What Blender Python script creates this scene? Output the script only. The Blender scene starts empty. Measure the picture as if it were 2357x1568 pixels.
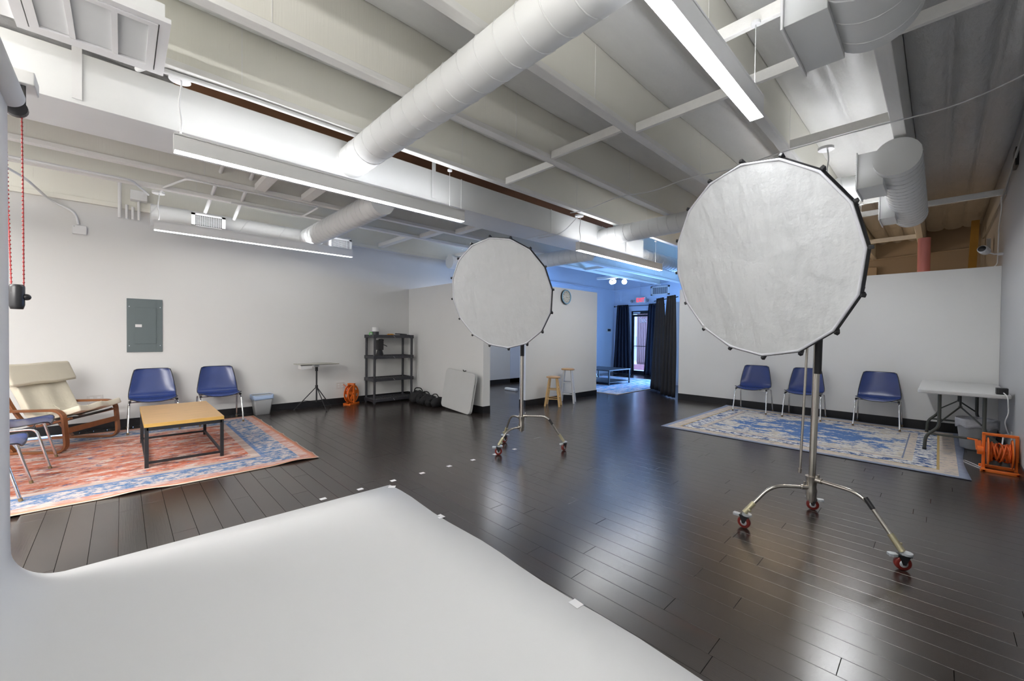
import bpy, bmesh, math, random
from mathutils import Vector, Matrix, noise
random.seed(7)
PI = math.pi
SC = bpy.context.scene
COL = SC.collection

# ------------------------------------------------------------------ camera, world, exposure
cam_d = bpy.data.cameras.new('camera'); cam = bpy.data.objects.new('camera', cam_d); COL.objects.link(cam)
_R = Vector((0.69069283, 0.72308647, 0.00945362)); _U = Vector((-0.0162477, 0.00244759, 0.999865)); _F = Vector((-0.72296572, 0.69075319, -0.01343902))
cam.matrix_world = Matrix(((_R.x, _U.x, -_F.x, 0), (_R.y, _U.y, -_F.y, 0), (_R.z, _U.z, -_F.z, 1.53), (0, 0, 0, 1)))
cam_d.sensor_width = 36; cam_d.lens = 36 * 939.9 / 2357; cam_d.clip_start = 0.02; cam_d.clip_end = 200
SC.camera = cam
SC.view_settings.view_transform = 'Standard'; SC.view_settings.look = 'None'
SC.view_settings.gamma = 1; SC.view_settings.use_curve_mapping = False
SC.view_settings.exposure = 0.68
LED = 18.0            # radiance of the linear fixtures' lower diffusers
LED_UP = 19.0
W = bpy.data.worlds.new('World'); SC.world = W; W.use_nodes = True
_bg = W.node_tree.nodes['Background']; _bg.inputs[0].default_value = (0.36, 0.56, 1.0, 1); _bg.inputs[1].default_value = 7.5

def area(name, loc, rot, sx, sy, power, col):
    l = bpy.data.lights.new(name, 'AREA'); l.shape = 'RECTANGLE'; l.size = sx; l.size_y = sy; l.energy = power; l.color = col
    o = bpy.data.objects.new(name, l); o.location = loc; o.rotation_euler = rot; COL.objects.link(o); return o
# area light added for the front room's blue daylight, outside an unseen street window
area('daylight_fill', (-5.8, 15.35, 1.4), (PI / 2, 0, PI), 2.1, 2.0, 680, (0.22, 0.46, 1.0))
# fill lights added in the unseen rear half of the studio (each shines down and up like the ones in view) and lamps of the neighbouring rooms
for _x, _p in ((-8.08, 12), (-4.45, 95), (-0.9, 330)):
    area('rear_fill_down', (_x, -2.9, 3.03), (0, 0, 0), .3, 3.0, _p, (1.0, 0.985, 0.97))
    area('rear_fill_up', (_x, -2.9, 3.2), (PI, 0, 0), .3, 3.0, _p, (1.0, 0.985, 0.97))
area('side_room_lamp', (-2.6, 12.4, 2.9), (0, 0, 0), 0.8, 0.8, 45, (1.0, 0.76, 0.50))
area('side_room_lamp_up', (-2.6, 12.0, 2.95), (PI, 0, 0), 0.8, 0.8, 26, (1.0, 0.76, 0.50))
area('hall_lamp', (-7.9, 6.6, 2.9), (0, 0, 0), 0.5, 1.2, 14, (1.0, 0.99, 0.97))

# ------------------------------------------------------------------ materials
def _new(name):
    m = bpy.data.materials.new(name); m.use_nodes = True
    nt = m.node_tree; b = nt.nodes['Principled BSDF']; return m, nt, b
def N(nt, typ, **kw):
    n = nt.nodes.new(typ)
    for k, v in kw.items():
        if k.startswith('i_'):
            key = k[2:]; key = int(key) if key.isdigit() else key
            n.inputs[key].default_value = v
        else: setattr(n, k, v)
    return n
def math_(nt, op, a, b=None, c=None, clamp=False):
    n = nt.nodes.new('ShaderNodeMath'); n.operation = op; n.use_clamp = clamp
    for i, x in enumerate((a, b, c)):
        if x is None: continue
        if isinstance(x, (int, float)): n.inputs[i].default_value = x
        else: nt.links.new(x, n.inputs[i])
    return n.outputs[0]
def mixc(nt, f, a, b):
    n = nt.nodes.new('ShaderNodeMix'); n.data_type = 'RGBA'
    if isinstance(f, (int, float)): n.inputs[0].default_value = f
    else: nt.links.new(f, n.inputs[0])
    for i, x in ((6, a), (7, b)):
        if isinstance(x, tuple): n.inputs[i].default_value = (*x, 1) if len(x) == 3 else x
        else: nt.links.new(x, n.inputs[i])
    return n.outputs[2]
def noise_(nt, vec, scale, detail=3, rough=0.55):
    n = nt.nodes.new('ShaderNodeTexNoise'); n.inputs['Scale'].default_value = scale; n.inputs['Detail'].default_value = detail; n.inputs['Roughness'].default_value = rough
    if vec is not None: nt.links.new(vec, n.inputs['Vector'])
    return n.outputs[0]
def mapv(nt, src, sc=(1, 1, 1), loc=(0, 0, 0), rot=(0, 0, 0)):
    m = nt.nodes.new('ShaderNodeMapping'); m.inputs['Scale'].default_value = sc; m.inputs['Location'].default_value = loc; m.inputs['Rotation'].default_value = rot
    nt.links.new(src, m.inputs['Vector']); return m.outputs[0]
def coord(nt, kind='Object'):
    return nt.nodes.new('ShaderNodeTexCoord').outputs[kind]
def wpos(nt): return nt.nodes.new('ShaderNodeNewGeometry').outputs['Position']
def bump_(nt, b, h, strength=0.3, dist=0.01):
    n = nt.nodes.new('ShaderNodeBump'); n.inputs['Strength'].default_value = strength; n.inputs['Distance'].default_value = dist
    nt.links.new(h, n.inputs['Height']); nt.links.new(n.outputs[0], b.inputs['Normal'])
def mat(name, col, rough=0.5, metal=0.0, var=0.06, nscale=6, bump=0.0, bscale=40, bdist=0.004, spec=None, stretch=(1, 1, 1), sheen=0):
    m, nt, b = _new(name)
    v = mapv(nt, coord(nt), stretch)
    f = noise_(nt, v, nscale, 4)
    dk = tuple(c * (1 - var * 1.6) for c in col); lt = tuple(min(1, c * (1 + var)) for c in col)
    nt.links.new(mixc(nt, f, dk, lt), b.inputs['Base Color'])
    b.inputs['Roughness'].default_value = rough; b.inputs['Metallic'].default_value = metal
    if spec is not None: b.inputs['Specular IOR Level'].default_value = spec
    if bump: bump_(nt, b, noise_(nt, v, bscale, 4), bump, bdist)
    return m
def emis(name, col, s):
    m, nt, b = _new(name); b.inputs['Base Color'].default_value = (*col, 1)
    b.inputs['Emission Color'].default_value = (*col, 1); b.inputs['Emission Strength'].default_value = s; return m

M = {}
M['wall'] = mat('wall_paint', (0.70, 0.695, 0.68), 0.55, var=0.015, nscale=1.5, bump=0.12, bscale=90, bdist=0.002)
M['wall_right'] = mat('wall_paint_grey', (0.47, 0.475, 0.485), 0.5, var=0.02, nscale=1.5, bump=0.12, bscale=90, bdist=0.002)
M['wall_daylit'] = mat('wall_paint_daylight_tint', (0.62, 0.68, 0.80), 0.5, var=0.02, nscale=1.5)  # pale wall with the front room's blue daylight put into its colour
M['wall_warm'] = mat('wall_board_warm_light_tint', (0.50, 0.42, 0.33), 0.7, var=0.05, nscale=1.5)  # the side room's warm lamplight is put into this wall colour
M['partition'] = mat('partition_paint', (0.81, 0.805, 0.79), 0.5, var=0.015, nscale=2, bump=0.15, bscale=60, bdist=0.003)
M['base'] = mat('black_rubber_base', (0.012, 0.012, 0.014), 0.35, var=0.2, bump=0.1)
M['duct'] = mat('white_painted_duct', (0.77, 0.78, 0.775), 0.38, var=0.03, nscale=3, bump=0.12, bscale=25, bdist=0.004)
M['white'] = mat('white_enamel', (0.76, 0.76, 0.76), 0.35, var=0.02)
M['whitep'] = mat('white_plastic', (0.72, 0.72, 0.72), 0.4, var=0.03)
M['flange'] = mat('painted_joist_flange', (0.84, 0.83, 0.80), 0.55, var=0.04, nscale=5, bump=0.3, bscale=30, bdist=0.004, stretch=(6, 1, 6))
M['brown'] = mat('bare_brown_web', (0.23, 0.105, 0.055), 0.7, var=0.15, nscale=8, bump=0.2, stretch=(1, 0.3, 1))
M['paper'] = mat('seamless_paper', (0.75, 0.745, 0.735), 0.75, var=0.006, nscale=1)
M['tape'] = mat('white_tape', (0.80, 0.79, 0.80), 0.6, var=0.02)
M['black'] = mat('black_plastic', (0.02, 0.02, 0.022), 0.4, var=0.2)
M['blackm'] = mat('black_metal', (0.022, 0.022, 0.025), 0.38, metal=0.2, var=0.2)
M['shelf'] = mat('black_resin_shelf', (0.04, 0.04, 0.048), 0.45, var=0.15, bump=0.2)
M['chrome'] = mat('chrome', (0.78, 0.78, 0.78), 0.12, metal=1, var=0.05)
M['steel'] = mat('nickel_steel', (0.62, 0.58, 0.52), 0.22, metal=1, var=0.1, nscale=10)
M['brass'] = mat('dull_brass', (0.55, 0.50, 0.33), 0.4, metal=0.7, var=0.1)
M['zinc'] = mat('zinc_plate', (0.70, 0.74, 0.78), 0.32, metal=0.6, var=0.1)
M['redwheel'] = mat('red_polyurethane', (0.20, 0.018, 0.012), 0.3, var=0.15)
M['blue'] = mat('blue_shell_plastic', (0.030, 0.055, 0.20), 0.25, var=0.12, nscale=4, bump=0.06, bscale=120, bdist=0.001)
M['glide'] = mat('brown_glide', (0.20, 0.13, 0.06), 0.7, var=0.2)
M['orange'] = mat('orange_plastic', (0.85, 0.18, 0.02), 0.4, var=0.08)
M['ocord'] = mat('orange_cord', (0.72, 0.13, 0.02), 0.45, var=0.1)
M['birch'] = mat('oak_veneer_top', (0.58, 0.36, 0.16), 0.42, var=0.18, nscale=3, bump=0.08, stretch=(8, 1, 8))
M['birch_edge'] = mat('oak_edge_band', (0.52, 0.31, 0.08), 0.5, var=0.15, nscale=6, stretch=(8, 1, 8))
M['stool'] = mat('pine_wood', (0.70, 0.44, 0.17), 0.4, var=0.12, nscale=8, stretch=(4, 4, 0.6))
M['stooltop'] = mat('pine_seat', (0.55, 0.34, 0.17), 0.4, var=0.12, nscale=6, stretch=(1, 6, 1))
M['stoolw'] = mat('white_painted_wood', (0.62, 0.62, 0.63), 0.5, var=0.05)
M['cherry'] = mat('bent_cherry_ply', (0.24, 0.085, 0.028), 0.4, var=0.2, nscale=8, stretch=(4, 1, 1))
M['cream'] = mat('cream_canvas', (0.70, 0.645, 0.52), 0.9, var=0.04, nscale=4, bump=0.3, bscale=14, bdist=0.02)
M['panel'] = mat('grey_green_enamel', (0.115, 0.145, 0.15), 0.35, var=0.05)
M['tableg'] = mat('white_table_plastic', (0.62, 0.62, 0.61), 0.42, var=0.03, bump=0.12, bscale=70, bdist=0.002)
M['tleg'] = mat('grey_green_table_leg', (0.075, 0.08, 0.07), 0.4, var=0.08)
M['bag'] = mat('clear_bin_liner', (0.55, 0.55, 0.57), 0.3, var=0.1, nscale=9, bump=0.8, bscale=12, bdist=0.02)
M['blue_liner'] = mat('blue_bin_liner', (0.42, 0.55, 0.78), 0.4, var=0.1, bump=0.5, bscale=15, bdist=0.01)
M['bin'] = mat('grey_bin_plastic', (0.36, 0.37, 0.38), 0.4, var=0.07)
M['sandbag'] = mat('black_cordura', (0.018, 0.018, 0.02), 0.75, var=0.3, bump=0.5, bscale=18, bdist=0.01)
M['tray'] = mat('taupe_tray', (0.44, 0.43, 0.38), 0.45, var=0.05)
M['curtain'] = mat('black_curtain', (0.012, 0.013, 0.018), 0.6, var=0.2, bump=0.4, bscale=12, bdist=0.01, stretch=(1, 1, 0.4))
M['navycurtain'] = mat('navy_curtain', (0.006, 0.009, 0.024), 0.7, var=0.2, bump=0.3, bscale=12, bdist=0.01)
M['softfront'] = mat('diffusion_cloth', (0.60, 0.61, 0.62), 0.7, var=0.02, nscale=3)
M['softhem'] = mat('silver_hem', (0.58, 0.58, 0.62), 0.4, var=0.06, nscale=10)
M['softback'] = mat('black_softbox_cloth', (0.015, 0.015, 0.017), 0.6, var=0.2)
M['pink'] = mat('pink_wrapped_pipe', (0.75, 0.27, 0.24), 0.5, var=0.03)
M['camgrey'] = mat('camera_white', (0.7, 0.7, 0.71), 0.35, var=0.02)
M['red'] = mat('red_beaded_chain', (0.35, 0.03, 0.03), 0.4, var=0.1)
M['led'] = emis('led_diffuser', (0.97, 0.985, 1.0), LED)
M['led_dim'] = emis('led_diffuser_dimmed', (0.97, 0.985, 1.0), LED * .45)
M['led_full'] = emis('led_diffuser_full', (0.97, 0.985, 1.0), LED * 1.5)
M['ledup'] = emis('led_uplight', (0.96, 0.97, 1.0), LED_UP)
M['ledup_full'] = emis('led_uplight_full', (0.96, 0.97, 1.0), LED_UP * 1.5)
M['ledup_dim'] = emis('led_uplight_dimmed', (0.96, 0.97, 1.0), LED_UP * .8)
M['globe'] = emis('opal_globe', (0.70, 0.85, 1.0), 5.0)
M['exitred'] = emis('exit_red', (1.0, 0.03, 0.03), 0.9)
M['outlet'] = mat('outlet_plate', (0.62, 0.60, 0.58), 0.5, var=0.03)
M['dark'] = mat('dark_void', (0.01, 0.01, 0.01), 0.8)
M['brickout'] = mat('red_brown_siding', (0.13, 0.065, 0.065), 0.8, var=0.3, nscale=5, bump=0.4, stretch=(6, 1, 0.6))
M['kraft'] = mat('timber_tan', (0.42, 0.24, 0.04), 0.6, var=0.1)
M['clockblue'] = mat('clock_rim_blue', (0.25, 0.48, 0.65), 0.3, metal=0.3)
M['clockface'] = mat('clock_face', (0.62, 0.61, 0.55), 0.5, var=0.02)
M['green'] = mat('green_tape', (0.15, 0.65, 0.12), 0.5)
M['orangegloves'] = mat('orange_leather', (0.75, 0.32, 0.03), 0.5, var=0.2)
M['bluegrey'] = mat('blue_grey_door', (0.22, 0.27, 0.34), 0.5, var=0.03)

def _web():
    m, nt, b = _new('cream_painted_ply_web')
    v = wpos(nt)
    g = noise_(nt, mapv(nt, v, (1, 38, 1.2)), 2.2, 5, 0.65)
    big = noise_(nt, v, 1.1, 3)
    c = mixc(nt, big, (0.80, 0.785, 0.70), (0.86, 0.845, 0.77))
    cr = N(nt, 'ShaderNodeMapRange', i_1=0.68, i_2=0.74); nt.links.new(g, cr.inputs[0])
    c = mixc(nt, math_(nt, 'MULTIPLY', cr.outputs[0], 0.35), c, (0.32, 0.28, 0.2))
    nt.links.new(c, b.inputs['Base Color']); b.inputs['Roughness'].default_value = 0.6
    bump_(nt, b, g, 0.35, 0.004); return m
M['web'] = _web()
def _ins(name, a, bb, rough, bs=.22):
    m, nt, b = _new(name)
    v = wpos(nt)
    w = noise_(nt, mapv(nt, v, (3.5, 0.9, 1)), 2.0, 5, 0.6)
    fine = noise_(nt, mapv(nt, v, (9, 3.0, 1), rot=(0, 0, 0.7)), 2.4, 3)
    nt.links.new(mixc(nt, w, a, bb), b.inputs['Base Color']); b.inputs['Roughness'].default_value = rough
    h = math_(nt, 'ADD', w, math_(nt, 'MULTIPLY', fine, 0.35))
    bump_(nt, b, h, bs, 0.05); return m
M['ins'] = _ins('painted_insulation_vinyl', (0.72, 0.72, 0.71), (0.82, 0.82, 0.81), 0.32)
M['insr'] = _ins('grey_insulation_vinyl', (0.60, 0.60, 0.60), (0.74, 0.74, 0.73), 0.3, .5)

def _floor():
    m, nt, b = _new('dark_hardwood')
    p = wpos(nt)
    sep = N(nt, 'ShaderNodeSeparateXYZ'); nt.links.new(p, sep.inputs[0])
    row = math_(nt, 'FLOOR', math_(nt, 'DIVIDE', math_(nt, 'SUBTRACT', sep.outputs[1], 2.044), 0.1475))
    wn = N(nt, 'ShaderNodeTexWhiteNoise'); wn.noise_dimensions = '1D'; nt.links.new(row, wn.inputs['W'])
    oi = N(nt, 'ShaderNodeObjectInfo')
    rnd = math_(nt, 'ADD', math_(nt, 'MULTIPLY', oi.outputs['Random'], 0.75), math_(nt, 'MULTIPLY', wn.outputs[0], 0.25))
    off = N(nt, 'ShaderNodeCombineXYZ'); nt.links.new(math_(nt, 'MULTIPLY', rnd, 17.0), off.inputs[0]); nt.links.new(math_(nt, 'MULTIPLY', rnd, 9.0), off.inputs[2])
    va = N(nt, 'ShaderNodeVectorMath'); va.operation = 'ADD'; nt.links.new(p, va.inputs[0]); nt.links.new(off.outputs[0], va.inputs[1])
    grain = noise_(nt, mapv(nt, va.outputs[0], (1.2, 42, 1)), 2.6, 6, 0.65)
    blot = noise_(nt, mapv(nt, va.outputs[0], (1.6, 6, 1)), 1.6, 3)
    c = mixc(nt, rnd, (0.009, 0.0075, 0.007), (0.034, 0.025, 0.021))
    c = mixc(nt, math_(nt, 'MULTIPLY', grain, 0.75), c, (0.052, 0.038, 0.032))
    brn = N(nt, 'ShaderNodeMapRange', i_1=0.60, i_2=0.76); nt.links.new(blot, brn.inputs[0])
    c = mixc(nt, math_(nt, 'MULTIPLY', brn.outputs[0], 0.6), c, (0.070, 0.030, 0.018))
    nt.links.new(c, b.inputs['Base Color'])
    ro = N(nt, 'ShaderNodeMapRange', i_1=0.3, i_2=0.7, i_3=0.19, i_4=0.24); nt.links.new(noise_(nt, p, 1.3, 4), ro.inputs[0])
    nt.links.new(ro.outputs[0], b.inputs['Roughness'])
    b.inputs['IOR'].default_value = 1.6; b.inputs['Specular IOR Level'].default_value = 0.95; b.inputs['Coat Weight'].default_value = 0.12; b.inputs['Coat Roughness'].default_value = 0.22
    scr = noise_(nt, mapv(nt, va.outputs[0], (38, 9, 1)), 2.0, 3)
    msk = N(nt, 'ShaderNodeMapRange', i_1=0.45, i_2=0.72); nt.links.new(noise_(nt, mapv(nt, va.outputs[0], (0.9, 5, 1), loc=(3, 3, 0)), 1.5, 2), msk.inputs[0])
    h = math_(nt, 'ADD', math_(nt, 'MULTIPLY', grain, 0.55), math_(nt, 'MULTIPLY', math_(nt, 'MULTIPLY', scr, msk.outputs[0]), 0.22))
    bump_(nt, b, h, 0.20, 0.004)
    return m
M['floor'] = _floor()
def _cloth():
    m, nt, b = _new('crinkled_diffusion_cloth')
    v = coord(nt)
    a = noise_(nt, mapv(nt, v, (2.6, 1, 0.9), rot=(0, 0.35, 0)), 1.7, 3, 0.5)
    c = noise_(nt, mapv(nt, v, (1, 1, 1)), 9, 4, 0.6)
    h = math_(nt, 'ADD', a, math_(nt, 'MULTIPLY', c, 0.22))
    nt.links.new(mixc(nt, c, (0.535, 0.545, 0.555), (0.61, 0.62, 0.625)), b.inputs['Base Color'])
    b.inputs['Roughness'].default_value = 0.6; bump_(nt, b, h, 0.8, 0.06); return m
M['cloth'] = _cloth()
def _glass():
    m = bpy.data.materials.new('window_glass'); m.use_nodes = True; nt = m.node_tree; nt.nodes.clear()
    o = nt.nodes.new('ShaderNodeOutputMaterial'); t = nt.nodes.new('ShaderNodeBsdfTransparent'); g = nt.nodes.new('ShaderNodeBsdfGlossy'); x = nt.nodes.new('ShaderNodeMixShader'); f = nt.nodes.new('ShaderNodeFresnel')
    t.inputs[0].default_value = (.93, .96, .97, 1); g.inputs['Roughness'].default_value = .02; f.inputs[0].default_value = 1.45
    nt.links.new(f.outputs[0], x.inputs[0]); nt.links.new(t.outputs[0], x.inputs[1]); nt.links.new(g.outputs[0], x.inputs[2]); nt.links.new(x.outputs[0], o.inputs[0]); return m
M['glass'] = _glass()

def rug_mat(name, hx, hy, kind):
    """hx, hy: half sizes; a bordered oriental pattern in the rug's own coordinates"""
    m, nt, b = _new(name)
    co = coord(nt); s = N(nt, 'ShaderNodeSeparateXYZ'); nt.links.new(co, s.inputs[0])
    ax = math_(nt, 'ABSOLUTE', s.outputs[0]); ay = math_(nt, 'ABSOLUTE', s.outputs[1])
    dx = math_(nt, 'SUBTRACT', hx, ax); dy = math_(nt, 'SUBTRACT', hy, ay)
    d = math_(nt, 'MINIMUM', dx, dy)
    def th(v, lo, hi): 
        r = N(nt, 'ShaderNodeMapRange', i_1=lo, i_2=hi); nt.links.new(v, r.inputs[0]); return r.outputs[0]
    def band(lo, hi): return math_(nt, 'MULTIPLY', math_(nt, 'GREATER_THAN', d, lo), math_(nt, 'LESS_THAN', d, hi))
    if kind == 'red':
        st = mapv(nt, co, (3.0, 1.0, 1)); st2 = mapv(nt, co, (3.4, 1.3, 1), loc=(7, 3, 0)); st3 = mapv(nt, co, (3.4, 1.5, 1), loc=(2, 9, 0))
        n1 = noise_(nt, st, 2.6, 8, 0.78); n2 = noise_(nt, st2, 3.0, 8, 0.78); n3 = noise_(nt, st3, 3.6, 8, 0.75); n4 = noise_(nt, mapv(nt, co, (1.5, 1, 1), loc=(4, 1, 0)), 3.0, 6, 0.7)
        c = mixc(nt, th(n1, 0.44, 0.58), (0.50, 0.135, 0.075), (0.62, 0.37, 0.30))
        c = mixc(nt, math_(nt, 'MULTIPLY', th(n2, 0.52, 0.57), 0.9), c, (0.64, 0.58, 0.54))
        c = mixc(nt, math_(nt, 'MULTIPLY', th(n3, 0.565, 0.60), 0.9), c, (0.10, 0.14, 0.25))
        c = mixc(nt, math_(nt, 'MULTIPLY', th(n4, 0.57, 0.61), 0.55), c, (0.13, 0.06, 0.05))
        n5 = noise_(nt, mapv(nt, co, (2.0, 1.3, 1), loc=(3, 3, 0)), 6.5, 7, 0.8)
        bl = mixc(nt, th(n5, 0.46, 0.55), (0.11, 0.20, 0.36), (0.58, 0.50, 0.47))
        bl = mixc(nt, math_(nt, 'MULTIPLY', th(n3, 0.58, 0.66), 0.8), bl, (0.05, 0.09, 0.19))
        c = mixc(nt, math_(nt, 'LESS_THAN', d, 0.60), c, mixc(nt, th(n1, 0.45, 0.6), (0.45, 0.34, 0.30), (0.60, 0.50, 0.45)))
        c = mixc(nt, math_(nt, 'LESS_THAN', d, 0.50), c, bl)
        c = mixc(nt, math_(nt, 'MULTIPLY', band(0.46, 0.51), 0.7), c, (0.09, 0.19, 0.40))
        c = mixc(nt, math_(nt, 'LESS_THAN', d, 0.17), c, mixc(nt, th(n2, 0.44, 0.56), (0.50, 0.25, 0.20), (0.60, 0.46, 0.42)))
        c = mixc(nt, math_(nt, 'LESS_THAN', d, 0.06), c, (0.60, 0.27, 0.18))
        c = mixc(nt, math_(nt, 'LESS_THAN', d, 0.012), c, (0.66, 0.58, 0.48))
    elif kind == 'blue':
        n1 = noise_(nt, mapv(nt, co, (1.2, 2.0, 1)), 7.5, 6, 0.75); n2 = noise_(nt, mapv(nt, co, (1.2, 2.0, 1), loc=(5, 2, 0)), 5.5, 7, 0.8)
        n3 = noise_(nt, mapv(nt, co, (1, 1.3, 1), loc=(1, 8, 0)), 2.2, 8, 0.75)
        vo = N(nt, 'ShaderNodeTexVoronoi', i_Scale=16.0); vo.feature = 'DISTANCE_TO_EDGE'; nt.links.new(co, vo.inputs['Vector'])
        leaf = math_(nt, 'LESS_THAN', math_(nt, 'MULTIPLY', vo.outputs[0], th(n1, 0.3, 0.7)), 0.028)
        c = mixc(nt, th(n2, 0.45, 0.58), (0.68, 0.66, 0.63), (0.55, 0.49, 0.40))
        rr = math_(nt, 'ADD', math_(nt, 'POWER', math_(nt, 'DIVIDE', ax, hx - 0.55), 2.0), math_(nt, 'POWER', math_(nt, 'DIVIDE', ay, hy - 0.5), 2.0))
        med = math_(nt, 'GREATER_THAN', math_(nt, 'SUBTRACT', math_(nt, 'ADD', n3, math_(nt, 'MULTIPLY', n2, 0.30)), math_(nt, 'MULTIPLY', rr, 0.12)), 0.590)
        cm = mixc(nt, n1, (0.07, 0.15, 0.37), (0.15, 0.26, 0.50))
        cm = mixc(nt, math_(nt, 'MULTIPLY', th(n2, 0.60, 0.64), 0.8), cm, (0.62, 0.58, 0.48))
        c = mixc(nt, math_(nt, 'MULTIPLY', th(n1, 0.555, 0.59), 0.8), c, (0.12, 0.16, 0.30))
        c = mixc(nt, med, c, cm)
        fl = mixc(nt, th(n1, 0.49, 0.53), (0.72, 0.71, 0.69), (0.07, 0.12, 0.27))
        fl = mixc(nt, math_(nt, 'MULTIPLY', th(n2, 0.60, 0.66), 0.8), fl, (0.56, 0.47, 0.30))
        pk = mixc(nt, th(n2, 0.46, 0.54), (0.66, 0.56, 0.48), (0.58, 0.52, 0.44))
        pk = mixc(nt, math_(nt, 'MULTIPLY', th(n1, 0.53, 0.58), 0.55), pk, (0.22, 0.24, 0.34))
        c = mixc(nt, math_(nt, 'LESS_THAN', d, 0.56), c, pk)
        c = mixc(nt, band(0.545, 0.56), c, (0.20, 0.23, 0.33))
        c = mixc(nt, math_(nt, 'LESS_THAN', d, 0.46), c, fl)
        c = mixc(nt, band(0.225, 0.25), c, (0.50, 0.36, 0.16))
        c = mixc(nt, math_(nt, 'LESS_THAN', d, 0.225), c, pk)
        c = mixc(nt, math_(nt, 'LESS_THAN', d, 0.075), c, mixc(nt, n1, (0.18, 0.22, 0.34), (0.44, 0.48, 0.58)))
    else:
        st = mapv(nt, co, (2, 1, 1)); n1 = noise_(nt, st, 3, 5, 0.7); n2 = noise_(nt, mapv(nt, co, (3, 1, 1), loc=(4, 4, 0)), 5, 5, 0.7)
        c = mixc(nt, th(n1, 0.42, 0.6), (0.62, 0.58, 0.58), (0.10, 0.30, 0.48))
        c = mixc(nt, math_(nt, 'MULTIPLY', th(n2, 0.55, 0.63), 0.8), c, (0.50, 0.12, 0.16))
        c = mixc(nt, math_(nt, 'LESS_THAN', d, 0.05), c, (0.66, 0.58, 0.50))
    nt.links.new(c, b.inputs['Base Color']); b.inputs['Roughness'].default_value = 0.95; b.inputs['Specular IOR Level'].default_value = 0.1
    bump_(nt, b, noise_(nt, co, 260, 2), 0.5, 0.004)
    return m

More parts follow.
